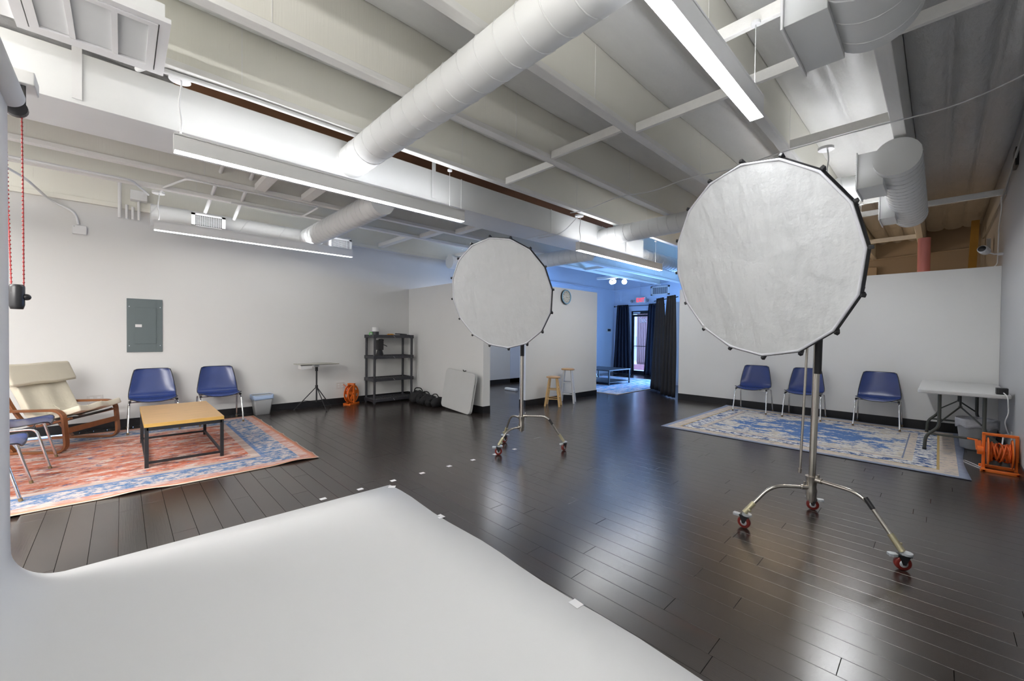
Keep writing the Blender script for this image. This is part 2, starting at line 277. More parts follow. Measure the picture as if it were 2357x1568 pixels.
# ------------------------------------------------------------------ mesh building
class MB:
    def __init__(s): s.v = []; s.f = []; s.sm = []
    def add(s, vs, fs, smooth=False):
        o = len(s.v); s.v += [Vector(v) for v in vs]
        for f in fs: s.f.append([i + o for i in f]); s.sm.append(smooth)
        return s
    def box(s, lo, hi):
        x0, y0, z0 = lo; x1, y1, z1 = hi
        return s.add([(x0, y0, z0), (x1, y0, z0), (x1, y1, z0), (x0, y1, z0), (x0, y0, z1), (x1, y0, z1), (x1, y1, z1), (x0, y1, z1)],
                     [(0, 3, 2, 1), (4, 5, 6, 7), (0, 1, 5, 4), (1, 2, 6, 5), (2, 3, 7, 6), (3, 0, 4, 7)])
    def cbox(s, c, d): return s.box([c[i] - d[i] / 2 for i in range(3)], [c[i] + d[i] / 2 for i in range(3)])
    def bar(s, a, b, w, h=None, up=(0, 0, 1)):
        h = h or w; a = Vector(a); b = Vector(b); d = (b - a).normalized(); u = Vector(up)
        if abs(d.dot(u)) > 0.95: u = Vector((1, 0, 0))
        r = d.cross(u).normalized(); u = r.cross(d).normalized()
        vs = [p + r * (sx * w / 2) + u * (sz * h / 2) for p in (a, b) for sx, sz in ((-1, -1), (1, -1), (1, 1), (-1, 1))]
        return s.add(vs, [(0, 1, 2, 3), (7, 6, 5, 4), (0, 4, 5, 1), (1, 5, 6, 2), (2, 6, 7, 3), (3, 7, 4, 0)])
    def tube(s, pts, r, n=10, closed=False, caps=True):
        P = [Vector(p) for p in pts]; m = len(P)
        rr = r if isinstance(r, (list, tuple)) else [r] * m
        T = []
        for i in range(m):
            if closed: t = P[(i + 1) % m] - P[i - 1]
            else: t = (P[min(i + 1, m - 1)] - P[max(i - 1, 0)])
            T.append(t.normalized())
        u = Vector((0, 0, 1)) if abs(T[0].z) < 0.9 else Vector((1, 0, 0))
        u = (u - T[0] * u.dot(T[0])).normalized(); vs = []
        for i in range(m):
            u = (u - T[i] * u.dot(T[i])).normalized(); w = T[i].cross(u)
            for k in range(n):
                a = 2 * PI * k / n; vs.append(P[i] + (u * math.cos(a) + w * math.sin(a)) * rr[i])
        fs = []
        for i in range(m if closed else m - 1):
            j = (i + 1) % m
            for k in range(n):
                q = (k + 1) % n; fs.append((i * n + k, i * n + q, j * n + q, j * n + k))
        s.add(vs, fs, True)
        if caps and not closed:
            s.add(vs[:n], [tuple(range(n))[::-1]]); s.add(vs[-n:], [tuple(range(n))])
        return s
    def cyl(s, a, b, r, n=16): return s.tube([a, b], r, n)
    def lathe(s, prof, n=24, c=(0, 0, 0), mat3=None, smooth=True):
        vs = []
        for r, z in prof:
            for k in range(n):
                a = 2 * PI * k / n; p = Vector((r * math.cos(a), r * math.sin(a), z))
                if mat3 is not None: p = mat3 @ p
                vs.append(p + Vector(c))
        fs = []
        for i in range(len(prof) - 1):
            for k in range(n):
                q = (k + 1) % n; fs.append((i * n + k, i * n + q, (i + 1) * n + q, (i + 1) * n + k))
        return s.add(vs, fs, smooth)
    def grid(s, fn, nu, nv, smooth=True):
        vs = [fn(i / nu, j / nv) for j in range(nv + 1) for i in range(nu + 1)]
        fs = [(j * (nu + 1) + i, j * (nu + 1) + i + 1, (j + 1) * (nu + 1) + i + 1, (j + 1) * (nu + 1) + i) for j in range(nv) for i in range(nu)]
        return s.add(vs, fs, smooth)
    def prism(s, poly, a0, a1, axis='z'):
        n = len(poly)
        def P(p, t): return {'z': (p[0], p[1], t), 'y': (p[0], t, p[1]), 'x': (t, p[0], p[1])}[axis]
        vs = [P(p, a0) for p in poly] + [P(p, a1) for p in poly]
        return s.add(vs, [tuple(range(n))[::-1], tuple(range(n, 2 * n))] + [(i, (i + 1) % n, (i + 1) % n + n, i + n) for i in range(n)])
    def ball(s, c, r, n=14, sc=(1, 1, 1)):
        vs = []; fs = []
        for i in range(n // 2 + 1):
            t = PI * i / (n // 2)
            for k in range(n):
                a = 2 * PI * k / n; vs.append((c[0] + r * sc[0] * math.sin(t) * math.cos(a), c[1] + r * sc[1] * math.sin(t) * math.sin(a), c[2] + r * sc[2] * math.cos(t)))
        for i in range(n // 2):
            for k in range(n):
                q = (k + 1) % n; fs.append((i * n + k, (i + 1) * n + k, (i + 1) * n + q, i * n + q))
        return s.add(vs, fs, True)
    def xf(s, mtx): s.v = [mtx @ v for v in s.v]; return s

def link(name, data, parent=None):
    o = bpy.data.objects.new(name, data); COL.objects.link(o)
    if parent is not None: o.parent = parent
    return o
def obj(name, mb, m, parent=None, bevel=0, solid=0, world=False, fix=True, mods=()):
    me = bpy.data.meshes.new(name)
    vs = mb.v
    if world and parent is not None:
        inv = rootmat(parent).inverted(); vs = [inv @ v for v in vs]
    me.from_pydata([tuple(v) for v in vs], [], mb.f); me.polygons.foreach_set('use_smooth', mb.sm); me.update()
    if fix:
        bm = bmesh.new(); bm.from_mesh(me); bmesh.ops.recalc_face_normals(bm, faces=bm.faces); bm.to_mesh(me); bm.free()
    me.materials.append(M[m] if isinstance(m, str) else m)
    o = link(name, me, parent)
    if solid:
        md = o.modifiers.new('thick', 'SOLIDIFY'); md.thickness = solid; md.offset = 0
    if bevel:
        md = o.modifiers.new('bevel', 'BEVEL'); md.width = bevel; md.segments = 2; md.limit_method = 'ANGLE'; md.angle_limit = math.radians(40)
    return o
def rootmat(o):
    m = o.matrix_basis.copy()
    while o.parent: o = o.parent; m = o.matrix_basis @ m
    return m
def tag(o, label=None, cat=None, group=None, kind=None):
    if label: o['label'] = label
    if cat: o['category'] = cat
    if group: o['group'] = group
    if kind: o['kind'] = kind
    return o
def thing(name, label, cat, loc=(0, 0, 0), rz=0, group=None):
    o = link(name, None); o.location = loc; o.rotation_euler = (0, 0, rz); o.empty_display_size = 0.1
    return tag(o, label, cat, group)
def struct(name, mb, m, parent=None, **kw):
    o = obj(name, mb, m, parent, **kw)
    if parent is None: o['kind'] = 'structure'
    return o
def copy_tree(o, parent=None):
    c = o.copy(); COL.objects.link(c); c.parent = parent
    for ch in list(o.children): copy_tree(ch, c)
    return c
def arc(c, r, a0, a1, n, plane='xz'):
    out = []
    for i in range(n + 1):
        a = a0 + (a1 - a0) * i / n; p = r * math.cos(a); q = r * math.sin(a)
        out.append({'xz': (c[0] + p, c[1], c[2] + q), 'yz': (c[0], c[1] + p, c[2] + q), 'xy': (c[0] + p, c[1] + q, c[2])}[plane])
    return out
def fillet(pts, r, n=5):
    """round the inner corners of a polyline"""
    P = [Vector(p) for p in pts]; out = [P[0]]
    for i in range(1, len(P) - 1):
        a = (P[i - 1] - P[i]); b = (P[i + 1] - P[i]); k = min(r, a.length * 0.49, b.length * 0.49)
        p0 = P[i] + a.normalized() * k; p1 = P[i] + b.normalized() * k
        for j in range(n + 1):
            t = j / n; out.append(p0.lerp(P[i], t).lerp(P[i].lerp(p1, t), t))
    out.append(P[-1]); return out
def text_mesh(txt, size, depth=0.002):
    c = bpy.data.curves.new('t', 'FONT'); c.body = txt; c.size = size; c.extrude = depth; c.align_x = 'CENTER'; c.align_y = 'CENTER'; c.resolution_u = 3
    o = bpy.data.objects.new('t', c); COL.objects.link(o)
    dg = bpy.context.evaluated_depsgraph_get(); me = bpy.data.meshes.new_from_object(o.evaluated_get(dg))
    bpy.data.objects.remove(o); return me

# ------------------------------------------------------------------ room shell
XL, XR, XL2, YF, YB = -8.95, 0.65, -9.5, 15.0, -5.0
fl = struct('floor', MB().box((-9.8, YB, -0.08), (XR + 0.05, YF + 0.2, -0.020)), 'floor')
PW = 0.1475
def plank_unit():
    i = 0.0007; b = MB(); h = 0.0
    b.add([(0, 0, -0.020), (1, 0, -0.020), (1, PW - .0022, -0.020), (0, PW - .0022, -0.020),
           (0, 0, -.0010), (1, 0, -.0010), (1, PW - .0022, -.0010), (0, PW - .0022, -.0010),
           (i, i, h), (1 - i, i, h), (1 - i, PW - .0022 - i, h), (i, PW - .0022 - i, h)],
          [(0, 3, 2, 1), (0, 1, 5, 4), (1, 2, 6, 5), (2, 3, 7, 6), (3, 0, 4, 7), (4, 5, 9, 8), (5, 6, 10, 9), (6, 7, 11, 10), (7, 4, 8, 11), (8, 9, 10, 11)])
    return b
KNOWN = {0: [-1.577], 1: [-2.32], 2: [-2.70], 5: [-3.12], 6: [-2.30]}
rows = []
for k in range(-18, 88):
    y = 2.044 + k * PW
    xl = XL if y < 5.1 else XL2
    xs = [xl]; x = xl + random.uniform(0.2, 2.0)
    while x < XR - 0.3: xs.append(x); x += random.uniform(1.1, 2.3)
    if k in KNOWN: xs = [q for q in xs if abs(q - KNOWN[k][0]) > 0.35] + KNOWN[k]; xs.sort()
    xs.append(XR); rows += [(xs[i], y, xs[i + 1] - xs[i]) for i in range(len(xs) - 1)]
def seen(p):
    x, y, l = p; c = Vector((x + l / 2, y, -1.53)); z = c.dot(_F)
    if z < 0.3: return 99
    if x + l > -3.8 and y < 1.75 and x > -3.9: return 90 + y
    px = 1178 + 940 * c.dot(_R) / z
    return c.length if -300 < px < 2700 else 50 + c.length
rows.sort(key=seen)
u = plank_unit(); me0 = bpy.data.meshes.new('plank'); me0.from_pydata([tuple(v) for v in u.v], [], u.f); me0.update(); me0.materials.append(M['floor'])
for (x, y, l) in rows[:300]:
    o = link('plank', me0, fl); o.location = (x, y, 0); o.scale = (l - 0.0022, 1, 1)
rest = MB()
for (x, y, l) in rows[300:]:
    rest.add([(x + v.x * (l - 0.0022), y + v.y, v.z) for v in u.v], u.f)
o = obj('far_planks', rest, 'floor', fl, fix=False); o['kind'] = 'stuff'

H2 = 4.75
struct('wall_left', MB().box((XL - 0.1, YB, 0), (XL, 7.2, H2)).box((XL2 - 0.1, 7.1, 0), (XL2, YF, H2)).box((XL2, 7.1, 0), (XL, 7.2, H2)), 'wall')
struct('wall_left_daylit', MB().box((XL2, 9.0, 0), (XL2 + 0.012, YF, H2)), 'wall_daylit')
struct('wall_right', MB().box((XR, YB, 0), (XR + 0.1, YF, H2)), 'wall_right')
struct('wall_back', MB().box((XL, YB - 0.1, 0), (XR, YB, H2)), 'wall')
# far wall with the door opening and the added, unseen shop window opening
DX0, DX1, DZ = -8.68, -7.72, 2.55
fw = MB().box((XL2, YF, 0), (DX0, YF + 0.15, H2)).box((DX0, YF, DZ), (DX1, YF + 0.15, H2)).box((DX1, YF, 0), (-6.9, YF + 0.15, H2))
fw.box((-6.9, YF, 0), (-4.7, YF + 0.15, 0.3)).box((-6.9, YF, 2.5), (-4.7, YF + 0.15, H2)).box((-4.7, YF, 0), (-4.3, YF + 0.15, H2))
struct('wall_far', fw, 'wall_daylit')
struct('wall_far_side_room', MB().box((-4.3, YF, 0), (XR, YF + 0.15, H2)), 'wall_warm')
struct('wall_side_room', MB().box((-4.3, 10.0, 0), (-4.18, YF, H2)), 'wall_warm')
wn = struct('added_window', MB().box((-6.9, YF + .03, .3), (-6.84, YF + .1, 2.5)).box((-4.76, YF + .03, .3), (-4.7, YF + .1, 2.5)).box((-6.84, YF + .03, .3), (-4.76, YF + .1, .36)).box((-6.84, YF + .03, 2.44), (-4.76, YF + .1, 2.5)), 'blackm')  # unseen window, added to let the blue daylight in
obj('pane', MB().box((-6.84, YF + .06, .36), (-4.76, YF + .066, 2.44)), 'glass', wn)
# partitions
PZ = 2.62
struct('wall_partition_left', MB().box((XL, 5.06, 0), (-6.10, 5.24, PZ)), 'partition', bevel=0.004)
struct('wall_partition_clock', MB().box((-6.28, 6.24, 0), (-6.10, 8.85, PZ + .02)), 'partition', bevel=0.004)
struct('wall_partition_right', MB().box((-4.40, 9.85, 0), (XR, 10.0, 2.675)), 'partition', bevel=0.004)
struct('wall_hall', MB().box((XL2, 9.6, 0), (-7.9, 9.7, 2.6)), 'partition')
struct('door_2', MB().box((-7.96, 9.5, 0.02), (-7.2, 9.58, 2.2)), 'bluegrey')
BH = 0.135
struct('baseboard_left', MB().box((XL, YB, 0), (XL + .012, 5.06, BH)).box((XL + .012, YB, 0), (XL + .03, 5.06, .012)), 'base')
struct('baseboard_partition_left', MB().box((XL, 5.048, 0), (-6.10, 5.06, BH)).box((-6.10, 5.048, 0), (-6.088, 5.24, BH)), 'base')
struct('baseboard_clock', MB().box((-6.10, 6.228, 0), (-6.088, 8.86, BH)).box((-6.28, 6.228, 0), (-6.10, 6.24, BH)), 'base')
struct('baseboard_partition_right', MB().box((-4.40, 9.838, 0), (XR, 9.85, BH + .01)), 'base')
struct('baseboard_right', MB().box((XR - .012, YB, 0), (XR, 9.85, BH)), 'base')
struct('baseboard_hall', MB().box((XL2, 7.2, 0), (XL2 + .012, 9.6, BH)), 'base')

# ------------------------------------------------------------------ ceiling: deck, joists, blankets, blocking
ce = struct('ceiling', MB().box((XL2 - .1, YB, H2), (XR + .1, YF + .15, H2 + .1)), 'web')
def joist(x, zb, y0, y1, webmat='web', top=4.62, wf=0.092, hf=0.055):
    j = obj('joist', MB().box((x - .016, y0, zb + hf), (x + .016, y1, top)), webmat, ce)
    obj('flange', MB().box((x - wf / 2, y0, zb), (x + wf / 2, y1, zb + hf)), 'flange', j, bevel=0.004)
    # thin upright battens where the ply sheets of the web butt together
    m = MB(); y = y0 + 0.9
    while y < y1: m.box((x - .0185, y, zb + hf), (x + .0185, y + .006, top)); y += 2.44
    obj('sheet_joint', m, 'flange', j)
    return j
ZJ = 3.68
for x in (-4.365, -3.355, -2.29, -1.265): joist(x, ZJ, YB, YF)
tag(obj('joist', MB().box((-5.55, YB, 3.66), (-5.50, 8.6, 4.62)), 'brown', ce))
joist(-5.50, 3.70, 8.6, YF)
joist(-6.66, 3.50, YB, YF); joist(-7.48, 3.50, YB, YF)
bm = obj('beam', MB().box((-.375, YB, ZJ), (-.275, YF, 4.40)), 'flange', ce, bevel=0.006)
obj('ledger', MB().box((XL, YB, 3.46), (XL + .06, 7.1, 3.53)).box((XL, YB, 3.53), (XL + .02, 7.1, 4.6)), 'web', ce, bevel=.004)
obj('ledger', MB().box((XL2 + .012, 7.2, 3.40), (XL2 + .06, YF, 3.47)), 'wall_daylit', ce, bevel=.004)
def blanket(x0, x1, y0, y1, z, m='ins', sag=0.10, seams=2, lump=0.0):
    def fn(uu, vv):
        x = x0 + (x1 - x0) * uu; y = y0 + (y1 - y0) * vv
        k = (uu * seams) % 1.0 if uu < 1 else 1.0
        s = 4 * k * (1 - k)
        n = noise.noise(Vector((x * 1.3, y * 0.55, z)))
        lump_ = lump * abs(math.sin(y * PI / 1.1)) ** 0.5
        return (x, y, z - sag * (s ** 0.55) - 0.04 * n - lump_ * s)
    return obj('insulation_blanket', MB().grid(fn, 10 * seams, max(8, int((y1 - y0) * 4))), m, ce, fix=False)
bays = [(-4.345, -3.375), (-3.335, -2.31), (-2.27, -1.285), (-1.245, -0.38)]
for a, b_ in bays:
    blanket(a, b_, YB, 9.6, 4.27, 'ins', 0.06, 2)
    blanket(a, b_, 9.6, YF, 4.22, 'ins', 0.07, 3, 0.07)
blanket(-0.27, XR, YB, 14.6, 4.27, 'insr', 0.055, 3)
for a, b_ in ((-8.93, -7.5), (-7.46, -6.68), (-6.64, -5.52)): blanket(a, b_, YB, YF, 4.2, 'ins', 0.06, 2)
def blocking(x0, x1, y, z=ZJ, h=0.085, w=0.042, dz=0.0):
    return obj('blocking', MB().box((x0, y - w / 2, z), (x1, y + w / 2, z + h)), 'flange', ce, bevel=0.003)
for x0, x1, y in ((-4.31, -3.41, 3.98), (-3.30, -2.34, 3.80), (-2.24, -1.31, 3.93), (-1.21, -.375, 3.90), (-.275, XR, 3.97),
                  (-1.21, -.375, 3.17), (-1.21, -.375, 5.50), (-1.21, -.375, 8.6), (-1.21, -.375, 9.5), (-.275, XR, 9.48),
                  (-3.35, -2.4, 9.3), (-2.30, -1.37, 9.3), (-1.21, -.375, 12.3), (-4.40, -3.45, 9.5), (-3.35, -2.4, 10.6)):
    blocking(x0, x1, y, h=0.09)
for x0, x1, y in ((-8.88, -7.53, 4.3), (-7.43, -6.71, 4.5), (-6.6, -5.55, 4.8), (-8.88, -7.53, 6.2), (-7.43, -6.71, 7.3), (-6.6, -5.55, 8.6), (-7.43, -6.71, 10.2), (-8.4, -7.53, 12.2), (-6.6, -5.55, 1.4), (-6.6, -5.55, 2.0)):
    blocking(x0, x1, y, 3.51, 0.08, 0.13)

# ------------------------------------------------------------------ ducts
def duct_seams(axis, c, r, a, b_, pitch, start=0.0):
    pts = []; n = int(abs(b_ - a) / pitch * 18); sgn = 1 if b_ > a else -1
    for i in range(n + 1):
        t = a + (b_ - a) * i / n; ang = 2 * PI * i / 18 + start
        p, q = (r + .0006) * math.cos(ang), (r + .0006) * math.sin(ang)
        pts.append((t, c[0] + p, c[1] + q) if axis == 'x' else (c[0] + p, t, c[1] + q))
    return MB().tube(pts, 0.0060, 5)
def round_duct(label, axis, c, r, a, b_, pitch=0.16, parent=None, caps=True):
    """axis 'x': c=(y,z); axis 'y': c=(x,z)"""
    loc = (a, c[0], c[1]) if axis == 'x' else (c[0], a, c[1])
    t = thing('spiral_duct', label, 'duct', loc)
    P = lambda s: (s, c[0], c[1]) if axis == 'x' else (c[0], s, c[1])
    obj('duct_body', MB().tube([P(a), P(b_)], r, 40, caps=True), 'duct', t, world=True)
    obj('spiral_seam', duct_seams(axis, c, r, a, b_, pitch), 'duct', t, world=True)
    return t
rd = thing('rectangular_duct', 'long white rectangular air duct running under the joists above the suspended lamps', 'duct', (-5.05, 4, 3.32))
obj('duct_body', MB().box((-5.37, YB, 3.32), (-4.72, 8.65, 3.725)), 'duct', rd, world=True, bevel=.004)
for y in (3.49, 5.43, 7.0, 8.63):
    obj('joint_flange', MB().box((-5.375, y - .008, 3.315), (-4.714, y + .008, 3.731)), 'duct', rd, world=True, bevel=.002)
for y in (-0.25, 3.02, 7.9):
    obj('hanger_strap', MB().box((-4.705, y - .028, 3.35), (-4.700, y + .028, 4.0)), 'white', rd, world=True)
round_duct('fat white spiral duct crossing the ceiling from the rectangular duct toward the camera', 'x', (1.916, 3.5), .17, -4.74, -0.45, 0.20)
round_duct('white spiral duct running under the ceiling from rectangular duct to the left wall duct', 'x', (2.62, 3.36), .176, -5.36, -8.42, 0.15)
d3 = round_duct('white spiral duct along the left wall above the lamp, closed at its near end', 'y', (-8.60, 3.37), .17, .33, 3.45, 0.6)
round_duct('white spiral duct between rectangular duct and the duct behind the big softbox', 'x', (6.97, 3.5), .165, -4.74, -0.5, 0.17)
round_duct('far white spiral duct crossing left behind the small softbox', 'x', (7.48, 3.36), .172, -5.36, -8.60, 0.17)
round_duct('short capped white spiral duct on the left wall above the partition', 'y', (-8.60, 3.37), .17, 6.0, 8.2, 0.6)
round_duct('white spiral duct continuing from the far end of rectangular duct', 'y', (-4.98, 3.45), .18, 8.63, 12.5, 0.15)
d7 = round_duct('short fat capped spiral duct with two outlet boxes right of the big softbox', 'y', (-.345, 3.465), .195, 5.95, 8.9, 0.16)
d8 = round_duct('fat spiral duct with outlet box at the top right near the camera', 'y', (-.30, 3.50), .22, .6, 3.30, 0.22)
for p_, bx in ((d7, ((-.68, 6.1, 3.24), (-.46, 6.62, 3.63))), (d7, ((-.62, 7.85, 3.24), (-.46, 8.35, 3.60))), (d8, ((-.64, 2.72, 3.29), (-.44, 3.29, 3.66)))):
    bo = obj('outlet_box', MB().box(*bx), 'duct', p_, world=True, bevel=.003)
    x0 = bx[0][0]
    obj('register_frame', MB().box((x0 - .012, bx[0][1] - .02, bx[0][2] - .02), (x0, bx[1][1] + .02, bx[1][2] + .02)), 'white', bo, world=True, bevel=.002)
    m = MB()
    for k in range(14):
        z = bx[0][2] + .02 + k * (bx[1][2] - bx[0][2] - .04) / 13; m.box((x0 - .02, bx[0][1] + .02, z), (x0 - .012, bx[1][1] - .02, z + .008))
    obj('register_louver', m, 'white', bo, world=True)
obj('takeoff_collar', MB().tube([(-1.15, 6.97, 3.5), (-1.10, 6.97, 3.5)], .176, 40).tube([(-.98, 6.97, 3.5), (-.93, 6.97, 3.5)], .176, 40), 'duct', d7, world=True)
for dct, x, y, z, zz in ((d3, 0, .82, 3.21, 3.43), (d3, 0, 2.93, 3.19, 3.41)):
    wdt = .41
    obj('register_boot', MB().box((-8.52, y + .03, z + .02), (-8.23, y + wdt - .03, zz - .02)), 'white', dct, world=True)
    obj('register_frame', MB().box((-8.24, y - .02, z), (-8.22, y + wdt + .02, z + .03)).box((-8.24, y - .02, zz - .03), (-8.22, y + wdt + .02, zz)).box((-8.24, y - .02, z), (-8.22, y + .03, zz)).box((-8.24, y + wdt - .03, z), (-8.22, y + wdt + .02, zz)), 'white', dct, world=True)
    obj('register_throat', MB().box((-8.235, y + .03, z + .03), (-8.2285, y + wdt - .03, zz - .03)), 'dark', dct, world=True)
    m = MB()
    for k in range(1, 15): m.box((-8.228, y + .03 + k * (wdt - .06) / 15 - .003, z + .03), (-8.222, y + .03 + k * (wdt - .06) / 15 + .003, zz - .03))
    for k in range(1, 8): m.box((-8.228, y + .03, z + .03 + k * (zz - z - .06) / 8 - .003), (-8.222, y + wdt - .03, z + .03 + k * (zz - z - .06) / 8 + .003))
    obj('register_grid', m, 'white', dct, world=True)
rg = thing('wall_register', 'small white register grille seen just left of the small softbox', 'vent', (-8.26, 6.3, 3.2))
obj('frame', MB().box((-8.28, 6.12, 3.19), (-8.25, 6.55, 3.42)), 'white', rg, world=True)
m = MB()
for k in range(12): m.box((-8.25, 6.16 + k * .031, 3.22), (-8.244, 6.172 + k * .031, 3.39))
obj('slat_grid', m, 'bin', rg, world=True)

# return air filter grille at the top left
g = thing('return_air_grille', 'large white filter grille with three louvered panels at the ceiling top left', 'vent', (-3.9, -.1, 3.58))
gx0, gx1, gy0, gy1, gz = -4.27, -3.52, -.50, .24, 3.56
obj('housing', MB().box((gx0 + .03, gy0 - .4, gz + .02), (gx1 - .03, gy1 - .03, gz + .12)), 'duct', g, world=True)
def frame4(x0, y0, x1, y1, w, z0, z1):
    return MB().box((x0, y0, z0), (x1, y0 + w, z1)).box((x0, y1 - w, z0), (x1, y1, z1)).box((x0, y0 + w, z0), (x0 + w, y1 - w, z1)).box((x1 - w, y0 + w, z0), (x1, y1 - w, z1))
obj('frame', frame4(gx0, gy0, gx1, gy1, .055, gz - .012, gz + .02), 'white', g, world=True)
obj('hinged_frame', frame4(gx0 + .062, gy0 + .062, gx1 - .062, gy1 - .062, .045, gz - .016, gz + .01), 'white', g, world=True)
for y in (-.24, -.03): obj('mullion', MB().box((gx0 + .11, y - .015, gz - .0145), (gx1 - .11, y + .015, gz + .01)), 'white', g, world=True)
m = MB()
for k in range(40):
    x = gx0 + .12 + k * (gx1 - gx0 - .24) / 39; m.bar((x, gy0 + .1, gz + .002), (x, gy1 - .1, gz + .002), .002, .014, up=(0.5, 0, 1))
obj('louver', m, 'white', g, world=True)['kind'] = 'stuff'
obj('filter_pad', MB().box((gx0 + .1, gy0 + .1, gz + .014), (gx1 - .1, gy1 - .1, gz + .018)), 'tray', g, world=True)
dr = tag(obj('plastic_sheet', MB().grid(lambda a, b: (-5.0 + .25 * a, -.75 + 1.1 * b, 3.76 + .16 * a * (1 - .3 * b) + .012 * math.sin(22 * a + 9 * b)), 16, 18), 'bag', solid=.002), 'crumpled dusty plastic sheet lying on top of the rectangular duct at top left', 'sheet')

# ------------------------------------------------------------------ suspended linear lamps
def lamp(label, x, y0, y1, zb=3.04, hgt=.15, wires=(), zt=3.68, group=None):
    t = thing('linear_pendant_lamp', label, 'lamp', (x, (y0 + y1) / 2, zb), 0, group)
    w = .0425; led = 'led_dim' if x < -6 else ('led_full' if x > -2 or y0 > 5 else 'led')
    obj('housing', MB().box((x - w, y0, zb + .004), (x - w + .004, y1, zb + hgt)).box((x + w - .004, y0, zb + .004), (x + w, y1, zb + hgt)).box((x - w, y0, zb + hgt - .02), (x - .02, y1, zb + hgt - .016)).box((x + .02, y0, zb + hgt - .02), (x + w, y1, zb + hgt - .016))
        .box((x - w, y0 - .004, zb), (x + w, y0, zb + hgt)).box((x - w, y1, zb), (x + w, y1 + .004, zb + hgt)), 'white', t, world=True)
    obj('diffuser', MB().box((x - w + .004, y0, zb), (x + w - .004, y1, zb + .004)), led, t, world=True)
    obj('upper_diffuser', MB().box((x - .03, y0 + .02, zb + hgt - .022), (x + .03, y1 - .02, zb + hgt - .02)), led.replace('led', 'ledup'), t, world=True)
    for (yy, kind) in wires:
        if kind == 'cord':
            pts = [(x + .006 * math.sin(i * 1.1), yy + .008 * math.sin(i * .9), zb + hgt + (zt - zb - hgt) * i / 10) for i in range(11)]
            obj('power_cord', MB().tube(pts, .007, 8), 'white', t, world=True)
            obj('canopy', MB().cyl((x - .02, yy, zt - .03), (x - .02, yy, zt), .075, 28), 'white', t, world=True, bevel=.004)
        else:
            obj('suspension_wire', MB().cyl((x, yy, zb + hgt), (x, yy, zt), .0025, 6), 'white', t, world=True)
            obj('wire_anchor', MB().cyl((x, yy, zt - .02), (x, yy, zt), .03, 14), 'white', t, world=True)
    return t
lamp('long white pendant lamp in front of the rectangular duct, near its left end', -4.45, .32, 3.31, wires=((.36, 'cord'), (3.1, 'w')))
lamp('pendant lamp running along the left wall under the round duct', -8.08, .35, 3.30, zt=3.62, wires=((.40, 'cord'), (3.2, 'w')))
lamp('large near pendant lamp with the broad glowing strip at top right', -.90, .2, 3.18, wires=((3.13, 'w'), (.4, 'w')))
lamp('pendant lamp in the middle distance between the two softboxes', -4.45, 5.84, 8.95, wires=((5.9, 'cord'), (8.7, 'w')))
lamp('pendant lamp at the left whose short end peeks out beside the small softbox', -8.08, 5.95, 8.6, zt=3.62, wires=((6.0, 'w'),))
lamp('pendant lamp hidden behind the big softbox, hanging near the capped duct', -.90, 5.7, 8.7, wires=((5.75, 'cord'), (8.55, 'w')))
lp = thing('unlit_pendant_lamp', 'unlit pendant lamp seen over the top of the right partition', 'lamp', (-1.2, 12, 3.0))
obj('housing', MB().box((-1.29, 10.9, 2.86), (-1.20, 12.3, 3.0)), 'tray', lp, world=True, bevel=.003)
obj('suspension_wire', MB().cyl((-1.24, 11.9, 3.0), (-1.24, 11.9, 3.72), .004, 6), 'white', lp, world=True)

# ------------------------------------------------------------------ conduits and cords overhead
def conduit(name, label, cat, pts, r, m='white', rad=.08, n=8, parent=None):
    if parent is not None: return obj(name, MB().tube(fillet(pts, rad), r, n), m, parent, world=True)
    return tag(obj(name, MB().tube(fillet(pts, rad), r, n), m), label, cat)
c1 = conduit('conduit', 'white conduit bending down the left wall to the small square box', 'conduit', [(-7.48, -1.3, 3.62), (-8.2, -.9, 3.5), (-8.93, -.75, 3.42), (-8.93, -.5, 3.30), (-8.93, -.47, 3.12)], .016, rad=.15)
jb = thing('junction_box', 'small square white box on the left wall at the end of the conduit', 'electrical box', (-8.93, -.45, 3.03))
obj('cover', MB().box((-8.95, -.53, 2.98), (-8.915, -.38, 3.11)), 'white', jb, world=True, bevel=.006)
obj('screw', MB().cyl((-8.915, -.51, 3.09), (-8.912, -.51, 3.09), .006), 'bin', jb, world=True)
conduit('conduit', 'white conduit running along the joist behind the left lamp', 'conduit', [(-7.2, -1.5, 3.47), (-7.2, .1, 3.47), (-7.9, .28, 3.50)], .014)
conduit('conduit', 'looped white conduit on the joist flange above the left round duct', 'conduit', [(-8.05, .42, 3.60), (-7.42, .42, 3.52), (-6.62, .60, 3.47), (-6.62, 2.2, 3.47), (-7.42, 2.2, 3.49), (-7.42, 1.2, 3.49)], .014)
conduit('conduit', 'pair of white pipes fixed along the first joist above the long lamp', 'conduit', [(-4.62, .10, 3.70), (-4.40, .16, 3.655), (-4.365, .8, 3.655), (-4.365, 2.0, 3.655)], .022, rad=.12)
conduit('conduit', 'thin white pipe beside the first joist running to the fat duct', 'conduit', [(-4.405, .45, 3.665), (-4.405, 1.0, 3.665), (-4.405, 2.0, 3.665)], .012)
conduit('conduit', 'thin white conduit along the ledger of the left wall toward the partition', 'conduit', [(-8.86, 3.3, 3.44), (-8.86, 7.0, 3.44)], .012)
hv = thing('pipe_stub_cluster', 'cluster of short white pipes rising from the left wall above the lamp', 'pipe', (-8.85, .05, 3.4))
for k, (y, z0, z1) in enumerate(((-.02, 3.30, 4.1), (.06, 3.30, 3.52), (.13, 3.30, 3.50), (.20, 3.30, 3.62))):
    obj('pipe', MB().cyl((-8.86, y, z0), (-8.86, y, z1), .018 if k else .022, 12), 'white', hv, world=True)
obj('pull_box', MB().box((-8.9, .10, 3.60), (-8.75, .30, 3.75)), 'white', hv, world=True, bevel=.004)
